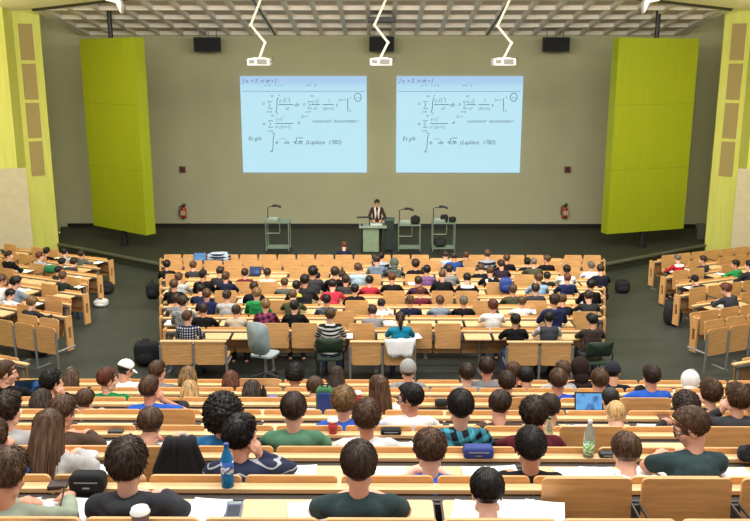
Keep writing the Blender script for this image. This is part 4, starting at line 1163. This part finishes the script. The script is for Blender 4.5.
# ------------------------------------------------------------------ people placed
allp = []
for rows, blk in ((CROWS, 'centre block'), (UROWS, 'upper block'), (SROWS['left'], 'left block'), (SROWS['right'], 'right block')):
    for R in rows:
        R.people.sort(key=lambda q: q['px'])
        for j, q in enumerate(R.people):
            q['lab'] = (f"{NTH[j]} of {len(R.people)} from left in the {R.name}" if len(R.people) > 1 else f"alone in the {R.name}")
            allp.append((R, j, q, blk))
PAPERS = []
for n, (R, j, q, blk) in enumerate(allp):
    hcn = '' if q['style'] in ('cap', 'whitecap', 'beanie', 'hood', 'bald') else HAIRC[q['hc']][1] + ' '
    what = {'cap': 'a dark cap', 'whitecap': 'a white cap', 'beanie': 'a knit cap', 'hood': 'a raised hood', 'bald': 'a raised hood'}.get(q['style'], hcn + {'short': 'hair', 'messy': 'hair', 'glasses': 'hair, glasses'}.get(q['style'], STY[q['style']]))
    lab = f"person with {what}, {TOPS[q['top']][1]}, {q['lab']}"
    wd = lab.split()
    if len(wd) > 16: lab = f"person in {TOPS[q['top']][1]}, {q['lab']}"
    if len(lab.split()) > 16: lab = f"{TOPS[q['top']][1].split()[0]}-clad person, {q['lab']}"
    near = R.kind == 'upper'
    hp = q['P']
    shoes = (R.kind == 'centre' and R.i == 0)
    if R.kind == 'centre' and R.i == 9: pass
    person((hp.x, hp.y, R.pf), R.rz, q['sc'], q['pose'], q['yaw'], R.dz, q['style'], q['hc'], q['top'], lab, f'students in the {blk}', near, n % 4, n, shoes,
           0 if (q['top'] in ('stripebw', 'teal') or n % 3 == 0) else 1 + n % 2)
    if R.kind == 'centre' and R.i == 9: continue
    # sheet of paper in front
    z = R.F + R.B - HD + .004
    if rs.random() < .82:
        uu = q['u'] + rs.uniform(-.12, .12)
        pos = R.o + R.u * uu + R.n * rs.uniform(-.24, -.19)
        PAPERS.append((pos, z, R.rz + rs.uniform(-.35, .35), f"white sheet before the person {q['lab']}", R.kind))
    if rs.random() < .3:
        uu = q['u'] + rs.choice((-1, 1)) * rs.uniform(.27, .33)
        pos = R.o + R.u * uu + R.n * -.22
        if not any(abs(o['u'] - uu) < .26 for o in R.people if o is not q):
            PAPERS.append((pos, z + .003, R.rz + rs.uniform(-.3, .3), f"spare sheet beside the person {q['lab']}", R.kind))
for px, py, dd, rz in ((78, 452, 2, .5), (100, 456, 2, -.3), (283, 468, 2, -.15), (300, 462, 2, .05), (392, 466, 2, .1), (372, 470, 2, -.1), (205, 503, 1, -.1), (190, 505, 1, .1), (60, 507, 1, .05), (75, 506, 1, -.1),
                    (500, 507, 1, .1), (545, 508, 1, -.2), (520, 505, 1, .0), (575, 467, 2, .05), (600, 467, 2, -.03), (655, 425, 4, .0), (100, 445, 3, .3), (385, 437, 3, 0), (32, 462, 2, .2), (310, 432, 3, .1), (480, 470, 2, .0), (505, 468, 2, .1), (740, 467, 2, .1), (15, 505, 1, .2)):
    R = UROWS[dd]; z = R.F + R.B - HD + .008; Y = R.Y - .22
    n_ = len(PAPERS)
    x = x_at(px, Y, z); col = min(allp, key=lambda q: abs(q[2]['px'] - px) + 100 * (q[0] is not R))
    PAPERS.append((Vector((x, Y + (.012 * (n_ % 3)), 0)), z, rz, f"big page {'left' if px < col[2]['px'] else 'right'} of the person {col[2]['lab']}", 'upper'))
sheet = None
for pos, z, rz, lab, kd in PAPERS:
    def fn():
        b = MB(); n = 6
        vs = [((i / n - .5) * .21, (j / n - .5) * .297, .0016 + .004 * (abs(i / n - .5) * 2) ** 3 + .003 * sin(j * 1.3) ** 2) for j in range(n + 1) for i in range(n + 1)]
        b.add(vs, [(j * (n + 1) + i, j * (n + 1) + i + 1, (j + 1) * (n + 1) + i + 1, (j + 1) * (n + 1) + i) for j in range(n) for i in range(n)])
        return b.mesh('paper')
    o = link('paper_sheet', shared('paper', fn), PAPER, None, (pos.x, pos.y, z), (0, 0, rz))
    tag(o, lab, 'paper', f'sheets of paper in the {kd} block')

# lecturer behind the lectern
lp = at_y(377.5, 253, 27.0)
lx = x_at(377, 27.0, 1.0)
t, k = person((lx, 26.98, 0), pi, 1.0, 'lecturer', 0, 1.0, 'short', 'K', 'lecturer', 'lecturer in dark red-brown jacket with pale scarf standing behind the lectern', None, True, 3, 0, True, 1, True, True) if False else (None, None)
TOPS['lecturer'] = ((62, 36, 34), 'dark red-brown jacket')
person((lx, 27.02, 0), pi, .95, 'lecturer', 0, 1.0, 'short', 'K', 'lecturer', 'lecturer in dark red-brown jacket and pale scarf standing behind the lectern', None, True, 3, 0, True, 1, True, True)
# ------------------------------------------------------------------ loose chairs, bags, bottles and other things
GREENC = mat('dark_green_shell', (44, 62, 46), .55)
def chair(loc, rz, shell, label, star=False):
    t = empty('chair', loc, rz, label, 'chair')
    b = MB(); n = 10
    prof = [(.0, .46), (.06, .6), (.08, .75), (.05, .92)] if star else [(.0, .62), (.02, .72), (.03, .80), (.02, .88)]
    vs = []; w = .23
    z0, z1 = (.50, 1.08) if star else (.60, .90)
    pts = rounded(.46 if star else .48, z1 - z0, .16 if star else .05, 6, z0=z0)
    m = len(pts); cz = (z0 + z1) / 2
    b2 = []
    for s, off in ((1, 0), (1, .025)):
        for x, z in pts:
            yy = -.24 - off + .10 * (x / .23) ** 2 * .5 - .10 * ((z - z0) / (z1 - z0)); b2.append((x, yy, z))
    ci = len(b2); b2 += [(0, -.24 - .10 * .5, cz), (0, -.265 - .05, cz)]
    fs = [(i, (i + 1) % m, m + (i + 1) % m, m + i) for i in range(m)] + [(ci, (i + 1) % m, i) for i in range(m)] + [(ci + 1, m + i, m + (i + 1) % m) for i in range(m)]
    b.add(b2, fs); link('backrest', b.mesh('backrest', True), shell, t)
    b = MB(); b.prism(rounded(.46, .44, .09, 5, z0=-.22), .43, .47, 'z'); bevel(link('seat', b.mesh('seat'), shell, t), .012)
    if star:
        b = MB(); b.tube([(0, 0, .12), (0, 0, .43)], .03, 10); link('gas_column', b.mesh('gas_column'), STEEL, t)
        for i in range(5):
            a = 2 * pi * i / 5; b = MB(); b.tube([(0, 0, .12), (.28 * cos(a), .28 * sin(a), .07)], .02, 6); o = link('foot', b.mesh('foot'), RAIL, t)
            b = MB(); b.ell((.28 * cos(a), .28 * sin(a), .03), (.03, .03, .03)); link('castor', b.mesh('castor'), BLACK, o)
        b = MB(); b.tube([(0, -.05, .45), (0, -.2, .46), (0, -.27, .62)], .022, 6); link('back_bar', b.mesh('back_bar'), STEEL, t)
    else:
        for sx in (-1, 1):
            for y in (-.22, .2):
                b = MB(); b.tube([(sx * .23, y, 0), (sx * .23, y, .44)], .013, 6); link('leg', b.mesh('leg'), BLACK, t)
            b = MB(); b.tube([(sx * .24, -.24, .44), (sx * .25, -.26, .64), (sx * .26, -.1, .68), (sx * .26, .14, .67), (sx * .24, .2, .44)], .014, 6); link('arm_frame', b.mesh('arm_frame'), BLACK, t)
            b = MB(); b.box(sx * .26 - .025, sx * .26 + .025, -.14, .12, .675, .70); link('armrest', b.mesh('armrest'), BLACK, t)
    return t
def seat_under(R, sub, dy=0):
    for q in R.people:
        if abs(q['px'] - sub) < 3: return q['P']
P = seat_under(CROWS[0], 330.3) or Vector((-.9, 14.3, 0))
chair((P.x, P.y - .02, FL(14.2)), 0, GREENC, 'dark green armchair under the man in the black and white striped sweater')
P = seat_under(CROWS[0], 592) or Vector((4, 14.3, 0))
chair((P.x, P.y - .02, FL(14.2)), radians(10), GREENC, 'dark green armchair under the man in the brown jacket at the walkway end')
px_ = at_y(265, 344, 14.0)
px_ = at_y(265, 344, 14.5)
o = chair((px_.x, 14.5, FL(14.5)), radians(-20), mat('pale_grey_shell', (160, 174, 174), .5), 'empty pale grey swivel chair by the last centre row', True)
o.scale = (.95, .95, 1.1)
# white jacket over the bench
def drape(name, loc, w, h, dback, m, label, cat, group=None, rz=0, seed=0, front=.1, taper=1.0):
    b = MB(); nx, ny = 14, 16; vs = []
    for j in range(ny + 1):
        s = j / ny * (h + dback + front)
        for i in range(nx + 1):
            u = (i / nx - .5)
            if s < front: y, z = .03, -(front - s)
            elif s < front + dback: y, z = .03 - (s - front) / dback * (.06), .012
            else: y, z = -.035 - .05 * ((s - front - dback) / h), -(s - front - dback)
            fl = noise.noise(Vector((u * 7 + seed, s * 2, seed))) * .028 + .018 * sin(u * 22 + seed + s * 4)
            wid = w * (taper + (1 - taper) * min(1, s / (h * .7))) * (1 - .25 * (s / (h + dback + front)) ** 2 * (1 if seed % 2 else -.3)) * (1 + .06 * noise.noise(Vector((s * 5, seed, 1))))
            zz = z + .02 * noise.noise(Vector((u * 5, s * 5, seed))) + (0 if j < ny else -.06 * abs(sin(u * 6 + seed)))
            vs.append((u * wid, y - abs(fl) - (.0 if s < front else .0), zz))
    b.add(vs, [(j * (nx + 1) + i, j * (nx + 1) + i + 1, (j + 1) * (nx + 1) + i + 1, (j + 1) * (nx + 1) + i) for j in range(ny) for i in range(nx)])
    o = link(name, b.mesh(name, True), m, None, loc, (0, 0, rz))
    sd = o.modifiers.new('thick', 'SOLIDIFY'); sd.thickness = .018; sd.offset = 0
    return tag(o, label, cat, group)
q = at_y(400, 338, 14.02)
drape('jacket', (q.x, 14.06, FL(14.1) + .89), .56, .24, .08, mat('white_jacket', (226, 226, 222), .9), 'white jacket hung over the bench back behind the woman in teal', 'jacket', seed=3)
# black coat over a raised flap in the upper block
R = UROWS[2]
cx = min(R.cs, key=lambda c: abs(c - x_at(182, R.Y - .1, R.F + R.B)))
drape('coat', (x_at(182, R.Y - .12, R.F + R.B + .14), R.Y - .12, R.F + R.B + .17), .34, .42, .06, BLACKF, 'black coat draped over a raised desk flap behind a brown-haired man', 'coat', seed=4, front=.06, taper=.4)

LEDGE = lambda d: UROWS[d].F + UROWS[d].B - .05
FLAP = lambda d: UROWS[d].F + UROWS[d].B - HD + .003
def on_ledge(d, px, dy=.085): Y = UROWS[d].Y + dy; return Vector((x_at(px, Y, LEDGE(d)), Y, LEDGE(d)))
def on_flap(d, px, dy=-.21): Y = UROWS[d].Y + dy; return Vector((x_at(px, Y, FLAP(d)), Y, FLAP(d)))
def bottle(loc, h, r, m, liquid, cap_m, label_m, label, band=(.28, .6)):
    t = empty('drink_bottle', loc, 0, label, 'bottle')
    b = MB(); b.lathe([(r * .8, 0), (r, .01), (r, h * .3), (r * .94, h * .36), (r, h * .44), (r, h * .62), (r * .8, h * .74), (r * .38, h * .88), (r * .34, h * .94)], seg=20)
    link('bottle_body', b.mesh('bottle_body', True), m, t)
    b = MB(); b.lathe([(r * .42, h * .93), (r * .42, h), (r * .3, h * 1.005)], seg=16); link('cap', b.mesh('cap'), cap_m, t)
    if label_m:
        b = MB(); b.lathe([(r * 1.015, h * band[0]), (r * 1.02, h * band[1])], seg=20); link('label_band', b.mesh('label_band', True), label_m, t)
    if liquid:
        b = MB(); b.lathe([(r * .85, .008), (r * .92, .02), (r * .92, h * .28)], seg=18); link('drink', b.mesh('drink', True), liquid, t)
    return t
BLUEB = glassy('blue_bottle', (40, 130, 190), .35); CLEARB = glassy('clear_bottle', (206, 220, 214), .75)
def label_mat(nm, c1, c2, sc):
    m, nt, b = base_mat(nm); n = tex_noise(nt, sc, 1, 'Object', (1, 1, 2)); r = ramp(nt, n.outputs[0], lin(c1), lin(c2), .5, .56); nt.links.new(r.outputs[0], b.inputs['Base Color']); b.inputs['Roughness'].default_value = .4; return m
bottle(on_ledge(1, 228), .27, .036, BLUEB, mat('green_liquid', (50, 150, 130), .2), mat('blue_cap', (30, 70, 140), .4), label_mat('blue_label', (40, 90, 170), (214, 226, 236), 26), 'blue plastic drink bottle on the ledge behind the man in the striped navy top', (.36, .62))
bottle(on_ledge(2, 588), .27, .037, CLEARB, None, mat('white_cap', (226, 226, 224), .4), label_mat('green_label', (104, 176, 60), (220, 226, 214), 30), 'clear plastic bottle with a green and white label on a ledge, right of centre', (.12, .42))
bottle(on_ledge(3, 548, -.14), .25, .034, CLEARB, None, mat('green_cap', (40, 120, 70), .4), None, 'clear plastic bottle with a green cap beside the man in maroon')
bottle(on_flap(4, 376), .25, .036, CLEARB, mat('blue_liquid', (60, 140, 200), .2), mat('pink_cap', (176, 150, 176), .4), mat('blue_label_band', (70, 150, 210), .4), 'clear bottle with a blue label in front of the long-haired woman in white', (.1, .4))
b_ = on_flap(6, 264); bottle(b_, .22, .034, BLACK, None, BLACK, None, 'black drinks flask on the desk behind the bobbed woman in patterned top')
def cup(loc, label, body, h=.13, r=.042):
    t = empty('coffee_cup', loc, 0, label, 'cup', 'paper coffee cups')
    b = MB(); b.lathe([(r * .72, 0), (r, h * .9), (r * .95, h * .9)], seg=20); link('cup_body', b.mesh('cup_body', True), body, t)
    b = MB(); b.lathe([(r * 1.08, h * .88), (r * 1.08, h * .93), (r * .96, h * .96), (r * .92, h * 1.07), (r * .5, h * 1.06)], seg=20); link('lid', b.mesh('lid', True), WHITE, t)
REDC = label_mat('red_cup', (170, 40, 50), (186, 60, 62), 20)
cup(on_ledge(3, 333), 'red paper coffee cup with a white lid on the ledge behind the blond man', REDC)
cup(on_ledge(5, 357.5), 'red paper coffee cup with a white lid left of the long-haired woman in white', REDC)
cup(on_ledge(0, 141.5), 'white-lidded coffee cup at the bottom edge of the photo, behind the charcoal hoodie', mat('brown_cup', (96, 70, 60), .6), .12)
def pouch(name, loc, size, m, label, cat, rz=0, zip_=True):
    t = empty(name, loc, rz, label, cat); sx, sy, sz = size
    b = MB(); b.prism(rounded(sx, sz, min(sx, sz) * .32, 6), -sy / 2, sy / 2, 'y'); bevel(link('pouch_body', b.mesh('pouch_body', True), m, t), min(sy, sz) * .22, 3)
    if zip_:
        b = MB(); b.tube([(-sx * .46, -sy * .3, sz * .62), (-sx * .3, -sy * .51, sz * .62), (sx * .3, -sy * .51, sz * .62), (sx * .46, -sy * .3, sz * .62)], .004, 6); link('zip', b.mesh('zip'), STEEL, t)
        b = MB(); b.box(-.02, .02, -sy * .53, -sy * .5, sz * .3, sz * .38); link('tab', b.mesh('tab'), STEEL, t)
    return t
pouch('pencil_case', on_ledge(2, 478), (.205, .09, .085), mat('blue_case', (44, 62, 132), .7), 'blue zipped pencil case on the ledge behind the teal plaid hoodie', 'pencil case')
pouch('toiletry_pouch', on_ledge(1, 89, .04), (.20, .09, .115), BLACKF, 'black bulging pouch on the ledge left of the man in charcoal hoodie', 'pouch')
pouch('pencil_case', on_ledge(3, 391), (.16, .07, .05), BLACKF, 'long black pencil case on the ledge behind the man with glasses in white', 'pencil case')
pouch('glasses_case', on_ledge(2, 574 + 36), (.15, .06, .04), BLACK, 'black glasses case on the ledge right of the green-labelled bottle', 'glasses case')
def block(name, loc, size, m, label, cat, rz=0, parts=(), group=None):
    t = empty(name, loc, rz, label, cat, group); sx, sy, sz = size
    b = MB(); b.box(-sx / 2, sx / 2, -sy / 2, sy / 2, 0, sz); bevel(link('case', b.mesh('case'), m, t), min(sx, sy, sz) * .2)
    for nm, (x0, x1, y0, y1), mm in parts:
        b = MB(); b.box(x0 * sx, x1 * sx, y0 * sy, y1 * sy, sz - .001, sz + .002); link(nm, b.mesh(nm), mm, t)
    return t
keys = mat('dark_keys', (40, 44, 56), .6)
block('calculator', on_flap(1, 234, -.17), (.085, .17, .018), mat('slate_calculator', (96, 108, 140), .5), 'slate blue pocket calculator on the desk below the blue bottle', 'calculator', .08, (('display', (-.4, .4, .28, .42), mat('lcd', (140, 160, 150), .3)), ('keypad', (-.4, .4, -.45, .2), keys)))
block('wallet', on_ledge(1, 59), (.11, .085, .025), mat('brown_leather', (62, 46, 42), .6), 'dark brown wallet on the ledge behind the long-haired woman', 'wallet', .1)
block('smartphone', on_flap(3, 23, -.14), (.11, .07, .012), WHITE, 'white phone with blue screen on the desk of the nearest left row', 'phone', 0, (('screen', (-.35, .42, -.4, .4), mat('phone_screen', (80, 100, 150), .2)),))
block('pencil_box', on_ledge(3, 116), (.12, .05, .03), mat('grey_box', (60, 60, 58), .6), 'small dark box on a ledge left of the grey-shirted brown-haired man', 'box')
block('wallet', on_ledge(4, 664), (.11, .08, .02), mat('red_brown', (110, 62, 44), .6), 'red-brown wallet on a ledge right of the blond cropped-haired man', 'wallet')
block('chalk_box', on_flap(5, 311, -.14), (.10, .07, .05), mat('pale_grey_box', (176, 184, 182), .6), 'pale grey box on the desk left of the green-edged backpack', 'box')
block('smartphone', on_ledge(1, 560), (.07, .12, .01), BLACK, 'black phone lying on the ledge behind the man in black', 'phone', .5, (('screen', (-.42, .42, -.42, .42), keys),))
def laptop(loc, rz, w, label, scr, ang=105):
    t = empty('laptop', loc, rz, label, 'laptop'); d = w * .66
    b = MB(); b.box(-w / 2, w / 2, -d / 2, d / 2, 0, .018); bevel(link('base', b.mesh('base'), BLACK, t), .004)
    b = MB(); b.box(-w * .44, w * .44, -d * .05, d * .38, .018, .020); link('keyboard', b.mesh('keyboard'), keys, t)
    a = radians(ang - 90); M = Matrix.Translation((0, d / 2, .015)) @ Matrix.Rotation(-a, 4, 'X')
    b = MB(); b.box(-w / 2, w / 2, -.006, .008, 0, d, M=M); o = link('screen_lid', b.mesh('screen_lid'), BLACK, t)
    b = MB(); b.box(-w * .46, w * .46, -.008, -.005, d * .07, d * .94, M=M); link('screen', b.mesh('screen'), scr, o)
    return t
def screen_mat(nm, c1, c2, st, sc):
    m, nt, b = base_mat(nm); n = tex_noise(nt, sc, 2); r = ramp(nt, n.outputs[0], lin(c1), lin(c2), .55, .7); b.inputs['Base Color'].default_value = (0, 0, 0, 1); b.inputs['Roughness'].default_value = .3
    nt.links.new(r.outputs[0], b.inputs['Emission Color']); b.inputs['Emission Strength'].default_value = st; return m
laptop(on_flap(6, 27, -.18), .15, .30, 'open dark laptop at the left edge of the upper block', screen_mat('dark_screen', (22, 40, 60), (70, 120, 180), .6, 9))
laptop(on_flap(5, 591, -.18), 0, .28, 'open laptop with a pale blue screen right of centre in the upper block', screen_mat('blue_screen', (96, 160, 214), (60, 96, 150), .9, 11))
R = CROWS[8]; P0 = Vector((x_at(198, R.Y - .3, R.F + .9), R.Y - .2, R.F + R.B - HD + .003))
laptop(P0, 0, .36, 'open laptop with a blue screen on the front desk row at far left', screen_mat('blue_screen_front', (90, 140, 190), (120, 160, 200), .8, 6))
R = CROWS[6]; P0 = Vector((x_at(253.5, R.Y - .3, R.F + .9), R.Y - .2, R.F + R.B - HD + .003))
laptop(P0, -.1, .30, 'open laptop beside the maroon-topped person in the centre block', screen_mat('blue_screen_centre', (60, 84, 130), (110, 140, 180), .7, 6))
# bags
soft_bag('striped_backpack', (x_at(219, CROWS[8].Y - .2, .6), CROWS[8].Y - .22, CROWS[8].F + .765), (.62, .34, .30), mat('pale_blue_cloth', (176, 190, 204), .9), 'pale blue and navy striped bag on the front desk row at left', 'bag', stripes=mat('navy_band', (30, 40, 66), .9), straps=False)
soft_bag('backpack', (x_at(506, CROWS[4].Y - .3, .9), CROWS[4].Y - .25, CROWS[4].F + .765), (.30, .2, .36), mat('blue_nylon', (40, 66, 140), .7), 'blue backpack standing on a desk in the middle of the centre block', 'backpack')
o = pouch('backpack', on_flap(5, 325, -.16), (.17, .12, .29), mat('green_cloth_edge', (46, 104, 58), .8), 'blue backpack with green edge standing before the blond man in blue', 'backpack', 0, False)
b = MB(); b.prism(rounded(.135, .24, .03, z0=.012), -.075, -.05, 'y'); bevel(link('front_panel', b.mesh('front_panel'), mat('blue_nylon', (40, 80, 170), .7), o), .008)
b = MB(); b.tube([(-.03, 0, .28), (-.025, 0, .315), (.025, 0, .315), (.03, 0, .28)], .008, 6); link('handle', b.mesh('handle'), BLACKF, o)
soft_bag('bag', tuple(on_ledge(5, 441, .05)), (.13, .1, .07), BLACKF, 'small black bag on the ledge in front of the teal plaid hoodie', 'bag', straps=False)
soft_bag('bag', tuple(on_ledge(6, 640, .085)), (.12, .09, .10), BLACKF, 'black bag on the desk left of the man in blue at right', 'bag')
soft_bag('bag', tuple(on_ledge(2, 747, .05)), (.13, .1, .10), BLACKF, 'black bag on a ledge at the right edge of the photo', 'bag')
soft_bag('bag', tuple(on_flap(5, 178, -.14)), (.22, .16, .12), BLACKF, 'black bag on the desk right of the man in the blue T-shirt', 'bag')
soft_bag('helmet_bag', tuple(on_flap(6, 273, -.14)), (.13, .12, .07), mat('lilac_cloth', (110, 104, 160), .7), 'lilac and white bundle on the desk beside the black flask', 'bag', straps=False)
soft_bag('plastic_bag', tuple(on_ledge(0, 232, .05)), (.20, .12, .05), mat('silver_plastic', (170, 170, 176), .25, .3), 'crumpled silvery plastic bag at the bottom edge below the calculator', 'bag', straps=False)
soft_bag('cap_bundle', tuple(on_ledge(0, 50, .05)), (.17, .12, .045), mat('dark_shiny_cloth', (50, 46, 52), .4), 'dark shiny bundle at the bottom edge near the writing hand', 'bundle', straps=False)
soft_bag('plastic_bag', tuple(on_ledge(2, 87, .02)), (.15, .11, .06), mat('pink_white_plastic', (226, 206, 210), .35, var=.25, scale=30), 'pink and white plastic bag on the ledge right of the long-haired woman', 'bag', straps=False)
for px, py, s, rz, lab in ((672, 324, (.42, .34, .52), .4, 'black backpack on the floor beside the right block'), (622, 291, (.40, .32, .36), 0, 'black bag on the aisle floor right of the centre block'),
                       (153, 297, (.34, .30, .44), 0, 'black bag standing against the left end of the centre block'), (106, 292, (.42, .34, .32), .4, 'black bag on the aisle floor beside the left block'),
                       (148, 366, (.50, .36, .50), 0, 'black bag with coat on the walkway left of the two-seat bench')):
    q = at_z(px, py, FL(18)); q = at_z(px, py, FL(q.y))
    soft_bag('backpack', (q.x, q.y, FL(q.y)), s, BLACKF, lab, 'backpack', 'bags on the aisle floors', rz)
q = at_z(101, 303, FL(19)); soft_bag('paper_bag', (q.x, q.y, FL(q.y)), (.35, .3, .2), mat('pale_bag', (200, 198, 190), .8), 'pale bag on the aisle floor beside the left block', 'bag')
q = at_z(41, 362, FL(15)); soft_bag('backpack', (q.x - .2, q.y + .5, FL(q.y)), (.4, .3, .3), mat('dark_blue_bag', (28, 34, 48), .8), 'dark blue bag under the near bench of the left block', 'backpack', 'bags on the aisle floors')
R = SROWS['left'][4]
p = at_z(52, 269, R.F + .86)
soft_bag('bag', (p.x, p.y, R.F + .765), (.4, .22, .2), mat('green_cloth', (36, 120, 74), .8), 'green bag on a desk beside the pale grey hoodie in the left block', 'bag', straps=False)
# pen in the writing hand, lower left
for R, j, q, blk in allp:
    if R.kind == 'upper' and abs(q['px'] - 8) < .6 and q['py'] > 470:
        H = on_flap(1, 62, -.17)
b = MB(); b.tube([H + Vector((-.01, -.01, .004)), H + Vector((.022, .012, .14))], .0045, 8); b.tube([H + Vector((-.012, -.0115, .0)), H + Vector((-.01, -.01, .004))], .002, 6)
tag(link('pen', b.mesh('pen'), mat('brown_pen', (90, 70, 60), .4)), 'brown pen on the white page at lower left', 'pen')
